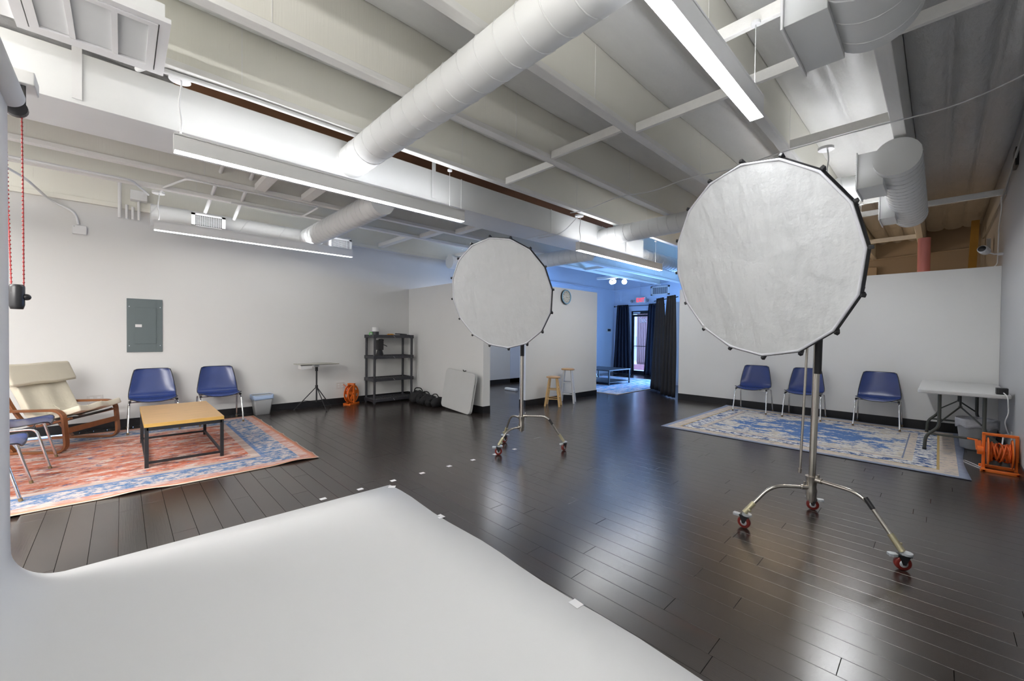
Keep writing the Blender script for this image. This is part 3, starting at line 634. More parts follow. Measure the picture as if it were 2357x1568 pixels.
for i, (a, b_) in enumerate((((-6.2, .95, 3.72), (-8.3, .98, 3.46)), ((-6.2, 1.28, 3.72), (-8.3, 1.38, 3.45)))):
    conduit('brace_pipe', ('left', 'right')[i] + ' one of two slanting white struts over the grille of the left wall duct', 'strut', [a, b_], .025)
obj_c = []
for i, (x0, x1) in enumerate(((-4.45, -2.35), (-2.35, -.33), (-.33, .62))):
    pass
pts = []
for (x, y, z) in ((-4.45, 5.62, 3.655), (-4.1, 5.55, 3.60), (-3.4, 5.48, 3.66), (-2.9, 5.5, 3.60), (-2.35, 5.49, 3.66), (-1.8, 5.48, 3.61), (-1.32, 5.5, 3.665), (-.9, 5.5, 3.67), (-.33, 5.48, 3.66), (.0, 5.42, 3.62), (.3, 5.3, 3.63), (.63, 5.1, 3.68)): pts.append((x, y, z))
conduit('cable', 'bundle of thin white cables stapled across the joists toward the right wall', 'cable', pts, .007, rad=.2, n=6)
conduit('cable', 'second slack white cable hanging from the ceiling rose of the middle lamp', 'cable', [(-4.47, 5.86, 3.64), (-4.62, 5.7, 3.40), (-4.70, 5.55, 3.30), (-5.1, 5.5, 3.30)], .007, rad=.1, n=6)
conduit('conduit', 'grey conduit running along the top of the right wall', 'conduit', [(.62, 6.6, 3.97), (.62, 9.6, 3.66), (.62, 13.5, 3.72)], .012, 'bin')
br = thing('wall_bracket', 'dark metal bracket clasping the conduit on the right wall', 'bracket', (.62, 8.3, 3.8))
obj('plate', MB().box((.62, 8.1, 3.72), (.65, 8.35, 3.95)), 'blackm', br, world=True, bevel=.004)
conduit('cable', 'white cable dropping down the right wall corner past the camera', 'cable', [(.60, 9.45, 3.66), (.615, 9.6, 3.5), (.615, 9.95, 3.3), (.615, 10.02, 2.72), (.55, 10.02, 2.66)], .008, rad=.05)
sc = thing('security_camera', 'small white security camera on a bracket above the right partition corner', 'camera', (.6, 9.75, 2.87))
obj('bracket', MB().cyl((.65, 9.7, 2.84), (.60, 9.7, 2.84), .022, 16).tube([(.62, 9.7, 2.84), (.56, 9.68, 2.84), (.50, 9.66, 2.87)], .010, 8), 'camgrey', sc, world=True)
cm = Matrix.Translation((.45, 9.62, 2.91)) @ Matrix.Rotation(math.radians(-22), 4, 'Z') @ Matrix.Rotation(math.radians(-14), 4, 'X')
obj('body', MB().lathe([(0, .09), (.035, .09), (.055, .075), (.06, .02), (.058, -.05), (.05, -.062), (.044, -.062)], 24, mat3=Matrix.Rotation(PI / 2, 3, 'X')).xf(cm @ Matrix.Rotation(PI, 4, 'Z')), 'camgrey', sc, world=True)
obj('lens_face', MB().lathe([(0, -.063), (.045, -.063), (.048, -.058)], 24, mat3=Matrix.Rotation(PI / 2, 3, 'X')).xf(cm @ Matrix.Rotation(PI, 4, 'Z')), 'black', sc, world=True)

# things seen above the right partition
pk = thing('pink_pipe', 'pink wrapped vertical pipe rising behind the right partition', 'pipe', (-.22, 10.5, 2.5))
obj('pipe_body', MB().tube([(-.22, 10.55, 0), (-.22, 10.55, 3.36)], .085, 24), 'pink', pk, world=True)
ty = tag(obj('yellow_post', MB().bar((.36, 13.3, 0), (.50, 13.4, 4.1), .16, .12), 'kraft'), 'yellow brown slanted post seen over the partition beside the camera', 'post')
tag(obj('wall_shelf_board', MB().box((-4.0, 14.7, 3.2), (-1.2, 14.98, 3.45)), 'wall_warm'), 'warm lit boxed panel on the far wall over the right partition', 'panel')
conduit('conduit', 'thin warm lit pipe crossing the far wall over the right partition', 'conduit', [(-2.9, 14.9, 3.62), (.6, 14.9, 3.75)], .02, 'wall_warm')
tag(obj('black_plug_adapter', MB().box((.56, 11.3, 3.1), (.61, 11.45, 3.35)), 'bin'), 'grey plug adapter hanging on the right wall above the camera', 'adapter')

# ------------------------------------------------------------------ backdrop: paper, roll, chain
PX = -3.812
def sweep():
    prof = [(-.485, 2.86)] + [(-.485, 2.86 - .2 * k) for k in range(1, 13)] + [(-.485, .30)]
    for k in range(1, 13):
        a = PI * k / 24; prof.append((-.485 + .22 * (1 - math.cos(a)), .22 - .22 * math.sin(a) + .006 if k < 12 else .004))
    prof += [(-.1, .004), (.5, .004), (1.0, .004), (1.5, .004)]
    xs = [PX + k * (.78 - PX + .02) / 20 * 0.93 for k in range(21)]
    b = MB(); vs = []
    for (y, z) in prof: vs += [(x, y, z) for x in xs]
    # last row: the cut end, slightly wavy
    for x in xs: vs.append((x, 1.955 - .10 * min(1, (x - PX) / 3.2) + .012 * math.sin((x - PX) * 5.2), .004 + .006 * abs(math.sin((x - PX) * 2.6))))
    n = len(xs); fs = [(j * n + i, j * n + i + 1, (j + 1) * n + i + 1, (j + 1) * n + i) for j in range(len(prof)) for i in range(n - 1)]
    return b.add(vs, fs, True)
bd = thing('paper_backdrop', 'white seamless paper backdrop hanging down and sweeping across the floor in the foreground', 'backdrop', (-1.9, -.48, 0))
obj('paper_sheet', sweep(), 'paper', bd, world=True, solid=.0015)
tabs = [(-3.76, 1.955), (-2.86, 1.945), (-2.17, 1.90), (-1.40, 1.885)]
for i, (x, y) in enumerate(tabs):
    b = MB().box((-.034, -.05, -.0006), (.034, .004, .0006))
    o = tag(obj('tape_piece', b, 'tape'), ('white tape tab at the far corner of the backdrop paper', 'white tape tab on the paper edge, first after the corner', 'white tape tab on the paper edge, middle one of the three', 'white tape tab on the paper edge nearest the bottom of the picture')[i], 'tape', 'tape tabs holding the paper edge')
    o.location = (x, y, .0075); o.rotation_euler = (0, 0, (.9, .02, -.05, -.08)[i])
rl = thing('paper_roll', 'thick white backdrop paper roll on its bar at the left edge', 'paper roll', (-2, -.47, 2.9))
obj('rolled_paper', MB().tube([(PX, -.478, 2.915), (.55, -.478, 2.915)], .064, 36), 'paper', rl, world=True)
obj('core_end', MB().cyl((PX - .004, -.478, 2.915), (PX + .01, -.478, 2.915), .03, 20), 'black', rl, world=True)
hk = thing('roll_hook', 'black hook with gear holding the end of the paper roll', 'hook', (-3.87, -.46, 2.9))
obj('hook_plate', MB().box((-3.885, -.50, 2.84), (-3.87, -.42, 3.06)).cyl((-3.90, -.46, 2.875), (-3.86, -.46, 2.875), .05, 20), 'black', hk, world=True, bevel=.004)
obj('wall_block', MB().box((-4.02, -.54, 3.02), (-3.83, -.38, 3.10)), 'white', hk, world=True, bevel=.006)
ch = thing('bead_chain', 'red beaded chain loop hanging from the paper roll', 'chain', (-3.88, -.46, 1.8))
pa = [(-3.90, -.505, 2.88), (-3.90, -.497, 2.3), (-3.90, -.485, 1.80)]; pb = [(-3.90, -.440, 2.88), (-3.90, -.436, 2.3), (-3.90, -.436, 1.80)]
obj('cord', MB().tube(pa, .0032, 6).tube(pb, .0032, 6), 'red', ch, world=True)
m = MB()
for side in (pa, pb):
    for k in range(44):
        t = k / 43; p = Vector(side[0]).lerp(Vector(side[2]), t); m.ball((p.x, p.y, p.z), .0065, 6)
obj('bead', m, 'red', ch, world=True)['kind'] = 'stuff'
wt = thing('chain_weight', 'black plastic weight at the bottom of the red chain', 'weight', (-3.90, -.46, 1.69))
obj('weight_body', MB().lathe([(0, -.075), (.026, -.075), (.033, -.05), (.034, .06), (.028, .075), (0, .075)], 18, (-3.90, -.464, 1.735)), 'black', wt, world=True)
obj('knob', MB().ball((-3.90, -.425, 1.735), .02, 12), 'black', wt, world=True)
TL = ['white tape mark on the floor, nearest the red rug', 'white tape mark on the floor, second from the red rug side', 'white tape mark just beyond the far paper corner', 'first white tape mark past the paper corner', 'second white tape mark past the paper corner', 'third white tape mark past the paper corner', 'white tape mark under the near caster of the small softbox stand', 'farthest white tape mark, between the legs of the small softbox stand']
for i, y in enumerate((1.34, 1.69, 2.04, 2.385, 2.745, 3.095, 3.45, 3.80)):
    o = tag(obj('tape_mark', MB().box((-.024, -.028, 0), (.024, .028, .0008)), 'tape'), TL[i], 'tape', 'row of tape marks on the dark floor'); o.location = (-3.908, y, .0006); o.rotation_euler = (0, 0, random.uniform(-.06, .06))

# ------------------------------------------------------------------ rugs
def rug(label, x0, y0, x1, y1, kind, z=0.001):
    hx, hy = (x1 - x0) / 2, (y1 - y0) / 2; cx, cy = (x0 + x1) / 2, (y0 + y1) / 2
    def fn(a, b):
        x = -hx + 2 * hx * a; y = -hy + 2 * hy * b
        zz = .007
        if kind == 'red':
            e = max(0, 1 - (hx - x) / .12); zz += .020 * e * max(0, math.sin(y * 4.6 + .6)) ** 3; x += .012 * e * math.sin(y * 3.1)
            e2 = max(0, 1 - (hy - y) / .10); zz += .016 * e2 * max(0, math.sin(x * 9.5)) ** 6
        if kind == 'blue':
            e = max(0, 1 - (hy - y) / .25); zz += .012 * e * max(0, math.sin(x * 3.3 + 1))
            e = max(0, 1 - (hx - x) / .15); x += .02 * e * math.sin(y * 2.6)
        return (x, y, zz)
    o = obj('area_rug', MB().grid(fn, 60, 60), rug_mat('rug_' + kind, hx, hy, kind), solid=.006, fix=False)
    o.location = (cx, cy, z); return tag(o, label, 'rug')
rug('salmon and blue distressed oriental rug under the coffee table at left', -8.66, -1.9, -5.22, 1.745, 'red')
rug('blue and cream floral rug in front of the three chairs at right', -3.25, 6.63, .25, 9.70, 'blue')
rug('blue and red streaked rug in the blue lit front room', -8.9, 9.3, -5.75, 13.4, 'third')

# ------------------------------------------------------------------ shell chairs
def make_chair(label):
    t = thing('shell_chair', label, 'chair', group='blue plastic shell chairs with chrome legs')
    prof = [(-.275, .468), (-.262, .488), (-.235, .496), (-.15, .488), (-.05, .478), (.06, .474), (.13, .480), (.175, .505), (.20, .55), (.218, .62), (.238, .70), (.258, .79), (.275, .86), (.287, .91), (.290, .925)]
    def wid(k):
        w = [.225, .262, .275, .28, .282, .283, .284, .284, .282, .275, .262, .247, .232, .218, .185][k]; return w
    nu = 16; vs = []
    for k, (y, z) in enumerate(prof):
        w = wid(k)
        for i in range(nu + 1):
            u_ = -1 + 2 * i / nu; e = abs(u_) ** 3
            seatk = max(0, 1 - k / 7); backk = max(0, min(1, (k - 6) / 4))
            vs.append((w * u_, y - .045 * e * backk, z + (.028 * e - .012 * (1 - u_ * u_)) * seatk + .03 * e * (1 if 5 <= k <= 8 else 0) * .5))
    n = nu + 1; b = MB().add(vs, [(j * n + i, j * n + i + 1, (j + 1) * n + i + 1, (j + 1) * n + i) for j in range(len(prof) - 1) for i in range(nu)], True)
    sh = obj('shell', b, 'blue', t, solid=.009)
    md = sh.modifiers.new('sub', 'SUBSURF'); md.levels = 1; md.render_levels = 1
    obj('edge_trim', MB().tube([vs[i] for i in range(n)] + [vs[j * n + nu] for j in range(1, len(prof))] + [vs[(len(prof) - 1) * n + i] for i in range(nu - 1, -1, -1)] + [vs[j * n] for j in range(len(prof) - 2, 0, -1)], .006, 6, closed=True), 'black', t)
    for sx in (-1, 1):
        for sy in (-1, 1):
            pts = fillet([(sx * .296, sy * .285, .012), (sx * .280, sy * .185, .452), (sx * .278, 0, .455)], .06)
            lg = obj('leg', MB().tube(pts, .0125, 10), 'chrome', t)
            obj('foot_cap', MB().cyl((sx * .2965, sy * .288, 0), (sx * .2955, sy * .281, .03), .0145, 12), 'glide', lg)
    for sy in (-1, 1):
        obj('crossbar', MB().tube([(-.28, sy * .15, .452), (.28, sy * .15, .452)], .010, 8), 'chrome', t)
    for sx in (-1, 1): obj('bracket', MB().cbox((sx * .272, -.155, .462), (.03, .05, .03)), 'black', t, bevel=.004)
    return t
CH = [((-8.47, .355), PI / 2, 'blue shell chair against the left wall, nearest the cream armchair'),
      ((-8.47, 1.20), PI / 2, 'blue shell chair against the left wall beside the grey bin'),
      ((-2.64, 9.42), .04, 'blue shell chair at right, leftmost of the three on the blue rug'),
      ((-1.77, 9.44), .02, 'blue shell chair on the blue rug behind the chrome stand pole'),
      ((-.72, 9.47), .0, 'blue shell chair on the blue rug nearest the folding table'),
      ((-7.03, -.86), PI, 'blue shell chair at left edge beside the armchair, partly cut off by the paper'),
      ((-5.91, -.94), PI, 'nearest blue shell chair at left edge, mostly cut off by the paper'),
      ((-8.75, 12.1), PI * .6, 'blue shell chair in the front room behind the black coffee table')]
proto = None
for (x, y), rz, lab in CH:
    if proto is None: proto = make_chair(lab); c = proto
    else: c = copy_tree(proto)
    c.location = (x, y, .011 if not (-8.8 < x < -8.7) else 0.006); c.rotation_euler = (0, 0, rz); c['label'] = lab
for c in (): pass

# ------------------------------------------------------------------ bentwood armchair
ac = thing('armchair', 'cream cushioned bentwood armchair with cherry brown frame in the left corner', 'armchair', (-8.04, -.60, .010), math.radians(146.6))
def strip(pts, w, th):
    """flat laminated strip following pts in the yz plane, width w along x"""
    P = [Vector(p) for p in pts]; b = MB(); vs = []
    for i, p in enumerate(P):
        t = (P[min(i + 1, len(P) - 1)] - P[max(i - 1, 0)]).normalized(); nrm = Vector((0, -t.z, t.y))
        for sx, s_ in ((-1, -1), (1, -1), (1, 1), (-1, 1)): vs.append(p + Vector((sx * w / 2, 0, 0)) + nrm * (s_ * th / 2))
    fs = [(i * 4 + k, i * 4 + (k + 1) % 4, (i + 1) * 4 + (k + 1) % 4, (i + 1) * 4 + k) for i in range(len(P) - 1) for k in range(4)]
    m_ = len(P) - 1
    return b.add(vs, fs + [(3, 2, 1, 0), (m_ * 4, m_ * 4 + 1, m_ * 4 + 2, m_ * 4 + 3)])
for sx in (-1, 1):
    X = sx * .415
    obj('side_frame', strip(fillet([(X, .33, .53), (X, -.36, .535), (X, -.40, .012), (X, .10, .020), (X, .42, .012)], .13, 7), .062, .028), 'cherry', ac, bevel=.003)
    obj('seat_rail', strip(fillet([(sx * .36, -.40, .42), (sx * .35, .06, .30), (sx * .34, .26, .60), (sx * .33, .40, .96)], .22, 8), .05, .026), 'cherry', ac, bevel=.003)
    obj('rear_post', strip(fillet([(X * .97, .30, .53), (X * .97, .36, .30), (X * .97, .16, .030)], .1, 5), .055, .026), 'cherry', ac, bevel=.003)
obj('front_rail', MB().box((-.40, -.405, .24), (.40, -.385, .31)), 'cherry', ac, bevel=.004)
obj('rear_rail', MB().box((-.40, .27, .30), (.40, .29, .37)), 'cherry', ac, bevel=.004)
obj('headrail', MB().box((-.34, .345, .86), (.34, .37, .96)), 'cherry', ac, bevel=.004)
obj('sling', MB().grid(lambda a, b: (-.33 + .66 * a, -.38 + .55 * b, .435 - .15 * b - .03 * math.sin(PI * a)), 6, 6), 'black', ac, solid=.01)
def cushion(a, b):
    # b along profile from seat front to headrest top
    P = [(-.47, .535), (-.30, .475), (-.10, .42), (.00, .41), (.08, .47), (.16, .66), (.25, .86), (.31, 1.02)]
    t = b * (len(P) - 1); i = min(int(t), len(P) - 2); f = t - i
    y = P[i][0] + (P[i + 1][0] - P[i][0]) * f; z = P[i][1] + (P[i + 1][1] - P[i][1]) * f
    uu = -1 + 2 * a; hw = .345
    return (hw * uu, y - .012 * math.cos(uu * PI * 2) * .6, z + .020 * math.cos(uu * PI * 2) * .5)
cs = obj('seat_cushion', MB().grid(cushion, 24, 28), 'cream', ac, solid=.075, bevel=.02)
m = MB()
for uu in (-.5, 0, .5):
    m.tube([Vector(cushion((uu + 1) / 2, k / 20)) + Vector((0, -.034 if k > 9 else 0, .037 if k <= 11 else .010)) for k in range(21)], .0035, 5)
obj('stitched_seam', m, 'cream', cs)
def head(a, b):
    uu = -1 + 2 * a; vv = -1 + 2 * b
    return (.45 * uu, .245 + .05 * vv - .03 * (1 - uu * uu) * .6 - .04, .965 + .125 * vv + .004 * math.sin(uu * 5) * vv)
obj('head_cushion', MB().grid(head, 18, 10), 'cream', ac, solid=.055, bevel=.02)
obj('piping', MB().tube([head(k / 12, 0) for k in range(13)] + [head(1, k / 6) for k in range(1, 7)] + [head(1 - k / 12, 1) for k in range(1, 13)] + [head(0, 1 - k / 6) for k in range(1, 6)], .009, 6, closed=True), 'cream', ac)

# ------------------------------------------------------------------ coffee table
ct = thing('coffee_table', 'square legged coffee table with oak top and black metal frame on the red rug', 'table', (-6.79, .54, .010))
hx, hy = .72, .345
obj('table_top', MB().box((-hx - .03, -hy - .02, .455), (hx + .02, hy + .02, .495)), 'birch', ct, bevel=.002)
obj('edge_band', MB().box((hx + .02, -hy - .02, .455), (hx + .0215, hy + .02, .494)).box((-hx - .03, -hy - .0215, .455), (hx + .02, -hy - .02, .494)), 'birch_edge', ct)
for sx in (-1, 1):
    for sy in (-1, 1): obj('leg', MB().box((sx * (hx - .0) - .018, sy * (hy - .0) - .018, 0), (sx * hx + .018, sy * hy + .018, .45)), 'blackm', ct, bevel=.002)
obj('upper_frame', MB().box((-hx, -hy - .018, .415), (hx, -hy + .018, .454)).box((-hx, hy - .018, .415), (hx, hy + .018, .454)).box((-hx - .018, -hy, .415), (-hx + .018, hy, .454)).box((hx - .018, -hy, .415), (hx + .018, hy, .454)), 'blackm', ct, bevel=.002)
for a, b_ in (((-hx, -hy), (hx, -hy)), ((-hx, hy), (hx, hy)), ((-hx, -hy), (-hx, hy)), ((hx, -hy), (hx, hy))):
    obj('lower_rail', MB().bar((a[0], a[1], .055), (b_[0], b_[1], .055), .026), 'blackm', ct, bevel=.002)

# ------------------------------------------------------------------ bins
def tapered(w0, d0, w1, d1, z0, z1, n=6, r=.03):
    def ring(w, d, z):
        out = []
        for cx_, cy_, a0 in ((w / 2 - r, d / 2 - r, 0), (-w / 2 + r, d / 2 - r, PI / 2), (-w / 2 + r, -d / 2 + r, PI), (w / 2 - r, -d / 2 + r, 1.5 * PI)):
            for k in range(n + 1): a = a0 + PI / 2 * k / n; out.append((cx_ + r * math.cos(a), cy_ + r * math.sin(a), z))
        return out
    a = ring(w0, d0, z0); b = ring(w1, d1, z1); m_ = len(a)
    return MB().add(a + b, [(i, (i + 1) % m_, (i + 1) % m_ + m_, i + m_) for i in range(m_)] + [tuple(range(m_))[::-1]], True), b
tb = thing('waste_bin', 'small grey rectangular waste bin with pale blue liner by the left wall', 'bin', (-8.78, 1.90, .0))
b, top = tapered(.19, .24, .25, .33, .004, .36)
obj('bin_body', b, 'bin', tb, solid=.004)
obj('rim', MB().tube(top, .007, 6, closed=True), 'bin', tb)
def wav(ring, z0, z1, amp, out=1.04):
    n = len(ring); vs = []
    for lev in range(4):
        t = lev / 3
        for i, p in enumerate(ring): vs.append((p[0] * (out + .01 * math.sin(i * 1.9 + lev)), p[1] * (out + .01 * math.sin(i * 2.3)), z0 + (z1 - z0) * t + amp * math.sin(i * 1.1) * (1 - t)))
    return MB().add(vs, [(l * n + i, l * n + (i + 1) % n, (l + 1) * n + (i + 1) % n, (l + 1) * n + i) for l in range(3) for i in range(n)], True)
obj('liner', wav(top, .29, .372, .012), 'blue_liner', tb, solid=.001)
tb2 = thing('waste_bin', 'grey round waste bin with clear liner under the folding table', 'bin', (.38, 8.62, 0))
obj('bin_body', MB().lathe([(0, .004), (.15, .004), (.155, .02), (.195, .40), (.20, .41)], 32), 'bin', tb2, solid=.004)
rg_ = [(.197 * math.cos(2 * PI * k / 40), .197 * math.sin(2 * PI * k / 40), .41) for k in range(40)]
obj('liner', wav(rg_, .31, .425, .02, 1.05), 'bag', tb2, solid=.0015)
obj('liner_opening', MB().grid(lambda a, b_: (.19 * math.cos(2 * PI * a) * (.2 + .8 * b_), .19 * math.sin(2 * PI * a) * (.2 + .8 * b_), .33 + .09 * b_ + .008 * math.sin(a * 50)), 30, 6), 'bag', tb2, solid=.001)

# ------------------------------------------------------------------ folding table at right
ft = thing('folding_table', 'white plastic folding table with grey legs in the right corner', 'table', (.215, 8.80, 0))
def rrect(hx_, hy_, r, n=6):
    out = []
    for cx_, cy_, a0 in ((hx_ - r, hy_ - r, 0), (-hx_ + r, hy_ - r, PI / 2), (-hx_ + r, -hy_ + r, PI), (hx_ - r, -hy_ + r, 1.5 * PI)):
        for k in range(n + 1): a = a0 + PI / 2 * k / n; out.append((cx_ + r * math.cos(a), cy_ + r * math.sin(a)))
    return out
obj('table_top', MB().prism(rrect(.41, .95, .07), .795, .845), 'tableg', ft, bevel=.012)
def wishbone(y, sgn):
    lf = obj('leg_frame', MB().tube(fillet([(-.20, y, .80), (-.20, y, .34), (-.325, y, .20), (-.335, y, .03)], .06), .019, 10).tube(fillet([(.20, y, .80), (.20, y, .34), (.325, y, .20), (.335, y, .03)], .06), .019, 10), 'tleg', ft)
    obj('floor_bar', MB().tube([(-.29, y, .235), (.29, y, .235)], .014, 8), 'tleg', lf)
    obj('cap', MB().cyl((-.335, y, 0), (-.335, y, .035), .022, 12).cyl((.335, y, 0), (.335, y, .035), .022, 12), 'black', lf)
    obj('brace', MB().tube([(-.18, y, .42), (0, y + sgn * .35, .60)], .010, 8).tube([(.18, y, .42), (0, y + sgn * .35, .60)], .010, 8).tube([(0, y + sgn * .35, .60), (0, y + sgn * .42, .80)], .012, 8), 'tleg', lf)
    obj('ring_lock', MB().tube(arc((0, y + sgn * .35, .60), .018, 0, 2 * PI, 10), .004, 5), 'chrome', lf)
wishbone(-.80, 1); wishbone(.72, -1)
ps = thing('power_brick', 'black power adapter on the corner of the folding table', 'adapter', (.56, 7.92, .845))
obj('adapter_body', MB().box((.50, 7.90, .846), (.60, 8.02, .925)), 'black', ps, world=True, bevel=.006)
obj('socket_face', MB().box((.52, 7.895, .86), (.58, 7.90, .91)), 'blackm', ps, world=True)
conduit('power_cord', 'white cord hanging from the folding table corner down to the outlet', 'cord', [(.56, 7.89, .87), (.59, 7.84, .83), (.60, 7.84, .62), (.57, 7.86, .52), (.60, 7.95, .38), (.63, 8.05, .32)], .006, rad=.06, parent=ps)
ol = thing('wall_outlet', 'white outlet plate low on the right wall behind the orange reel', 'outlet', (.64, 8.1, .3))
obj('plate', MB().box((.637, 8.02, .22), (.65, 8.12, .37)), 'outlet', ol, world=True, bevel=.003)

# ------------------------------------------------------------------ orange cord reels
rr_ = thing('cord_reel', 'orange cord reel with carrying frame and wound cord in the right corner', 'cord reel', (.50, 7.35, 0))
def reel_disc(x): 
    return MB().lathe([(0, -.006), (.155, -.006), (.165, 0), (.155, .006), (0, .006)], 32, (x, 0, .22), Matrix.Rotation(PI / 2, 3, 'Y'))
obj('flange_disc', reel_disc(-.085), 'orange', rr_); obj('flange_disc', reel_disc(.095), 'orange', rr_)
obj('drum', MB().cyl((-.085, 0, .22), (.095, 0, .22), .06, 20), 'orange', rr_)
pts = []
for k in range(230):
    a = k * .38; x = .005 + .075 * math.sin(k * .105); r = .085 + .020 * (k / 230) + .010 * math.sin(k * .7); pts.append((x, r * math.cos(a), .22 + r * math.sin(a)))
obj('wound_cord', MB().tube(pts, .0085, 6), 'ocord', rr_)
fm = MB()
for x in (-.12, .13): fm.box((x - .014, -.02, .02), (x + .014, .02, .425))
fm.box((-.134, -.02, .405), (.144, .02, .435)); fm.box((-.15, -.15, .0), (.16, -.115, .035)); fm.box((-.15, .115, 0), (.16, .15, .035))
for x in (-.12, .13): fm.box((x - .016, -.15, .0), (x + .016, .15, .03))
obj('carry_frame', fm, 'orange', rr_, bevel=.006)
obj('crank_handle', MB().cyl((-.17, 0, .22), (-.12, 0, .22), .05, 18).bar((-.155, 0, .22), (-.165, .02, .33), .02, .05).cyl((-.165, .02, .33), (-.25, .03, .335), .010, 10), 'orange', rr_, bevel=.002)
conduit('power_cord', 'white cord curling from the outlet into the orange reel', 'cord', [(.62, 7.95, .36), (.56, 7.82, .36), (.55, 7.75, .25), (.52, 7.62, .15), (.50, 7.45, .12)], .007, rad=.06, parent=rr_)
conduit('cord_loop', 'loop of thin white cord on the floor left of the orange reel', 'cord', [(.36, 7.32, .005), (.27, 7.50, .005), (.22, 7.62, .005), (.24, 7.70, .005), (.30, 7.58, .005), (.38, 7.38, .005)], .004, rad=.05, parent=rr_)
r2 = thing('cord_reel', 'round orange cord reel standing by the left wall beside the shelf', 'cord reel', (-8.80, 3.60, 0), math.radians(-58))
R90 = Matrix.Rotation(PI / 2, 3, 'X')
def disc_face(y):
    b = MB(); R_ = .185
    # outer ring
    b.lathe([(R_, -.006), (R_ + .008, 0), (R_, .006), (R_ - .035, .006), (R_ - .035, -.006), (R_, -.006)], 36, (0, y, .225), R90)
    for k in range(5):
        a = PI / 2 + k * 2 * PI / 5; b.bar((0, y, .225), (R_ * .93 * math.cos(a), y, .225 + R_ * .93 * math.sin(a)), .012, .075 if k else .05, up=(-math.sin(a), 0, math.cos(a)))
    b.lathe([(.0, -.012), (.05, -.012), (.05, .012), (0, .012)], 20, (0, y, .225), R90)
    return b
obj('flange_disc', disc_face(-.05), 'orange', r2); obj('flange_disc', disc_face(.05), 'orange', r2)
obj('wound_cord', MB().tube([((.11 + .012 * math.sin(k * .5)) * math.cos(k * .4), -.03 + .06 * (k % 40) / 40, .225 + (.11 + .012 * math.sin(k * .5)) * math.sin(k * .4)) for k in range(160)], .011, 6), 'ocord', r2)
obj('hub_knob', MB().lathe([(0, -.075), (.025, -.075), (.03, -.06)], 16, (0, 0, .225), R90), 'redwheel', r2)
bs = MB().box((-.16, -.09, .0), (.16, -.065, .035)).box((-.16, .065, 0), (.16, .09, .035)).box((-.16, -.09, 0), (-.13, .09, .02)).box((.13, -.09, 0), (.16, .09, .02))
obj('base_frame', bs, 'orange', r2, bevel=.004)
obj('upright', MB().bar((0, -.072, .02), (0, -.072, .44), .045, .016, up=(0, 1, 0)).bar((0, .072, .02), (0, .072, .44), .045, .016, up=(0, 1, 0)).box((-.03, -.08, .425), (.03, .08, .45)), 'orange', r2, bevel=.003)
obj('base_hole', MB().cyl((-.12, -.092, .017), (-.12, -.0895, .017), .010, 10).cyl((-.06, -.092, .017), (-.06, -.0895, .017), .010, 10).cyl((0, -.092, .017), (0, -.0895, .017), .010, 10).cyl((.06, -.092, .017), (.06, -.0895, .017), .010, 10).cyl((.12, -.092, .017), (.12, -.0895, .017), .010, 10), 'dark', r2)
def plate(label, y, z, sw=True):
    t = thing('wall_outlet', label, 'outlet', (XL + .01, y, z))
    obj('plate', MB().box((XL, y - .085, z - .065), (XL + .008, y + .085, z + .065)), 'outlet', t, world=True, bevel=.003)
    for dy in (-.04, .04):
        for dz in (-.025, .025): obj('socket', MB().box((XL + .008, y + dy - .018, z + dz - .015), (XL + .011, y + dy + .018, z + dz + .015)), 'whitep', t, world=True, bevel=.002)
    return t
plate('double outlet plate on the left wall beside the orange reel', 3.42, .40)
plate('outlet plate on the left wall behind the armchair arm', -.30, .48)
for i, y in enumerate((1.24, 1.50)):
    t = thing('wall_plate', ('left', 'right')[i] + ' one of two blank plates under the second blue chair at the left wall', 'wall plate', (XL, y, .40))
    obj('plate', MB().box((XL, y - .06, .35), (XL + .008, y + .06, .47)), 'outlet', t, world=True, bevel=.003)
conduit('power_cord', 'short orange cord plugged into the outlet beside the reel', 'cord', [(XL + .03, 3.47, .42), (XL + .07, 3.50, .40), (-8.85, 3.53, .30), (-8.82, 3.56, .28)], .008, 'ocord', rad=.04, parent=r2)

# ------------------------------------------------------------------ laptop tray on tripod
tt = thing('tripod_tray', 'taupe laptop tray on a thin black tripod against the left wall', 'tripod table', (-8.52, 2.79, 0))
obj('tray', MB().box((-.22, -.36, .915), (.22, .36, .928)).box((.21, -.36, .915), (.22, .36, .935)), 'tray', tt, bevel=.003)
obj('tray_drawer', MB().box((.0, -.34, .84), (.18, -.14, .914)), 'whitep', tt, bevel=.004)
obj('bracket', MB().box((-.03, -.03, .86), (.03, .03, .915)).cyl((0, -.05, .88), (0, .05, .88), .010, 10), 'zinc', tt, bevel=.003)
obj('center_pole', MB().cyl((0, 0, .16), (0, 0, .84), .015, 14).cyl((0, 0, .78), (0, 0, .87), .026, 14).cyl((0, 0, .44), (0, 0, .50), .026, 14), 'blackm', tt)
for k, (fx, fy) in enumerate(((-.27, -.33), (.27, .10), (-.24, .36))):
    lg = obj('leg', MB().tube([(0, 0, .47), (fx, fy, .01)], .009, 8), 'blackm', tt)
    obj('strut', MB().tube([(0, 0, .18), (fx * .6, fy * .6, .19)], .005, 6), 'blackm', lg)
    obj('rubber_foot', MB().cyl((fx * .985, fy * .985, 0), (fx, fy, .02), .014, 10), 'black', lg)

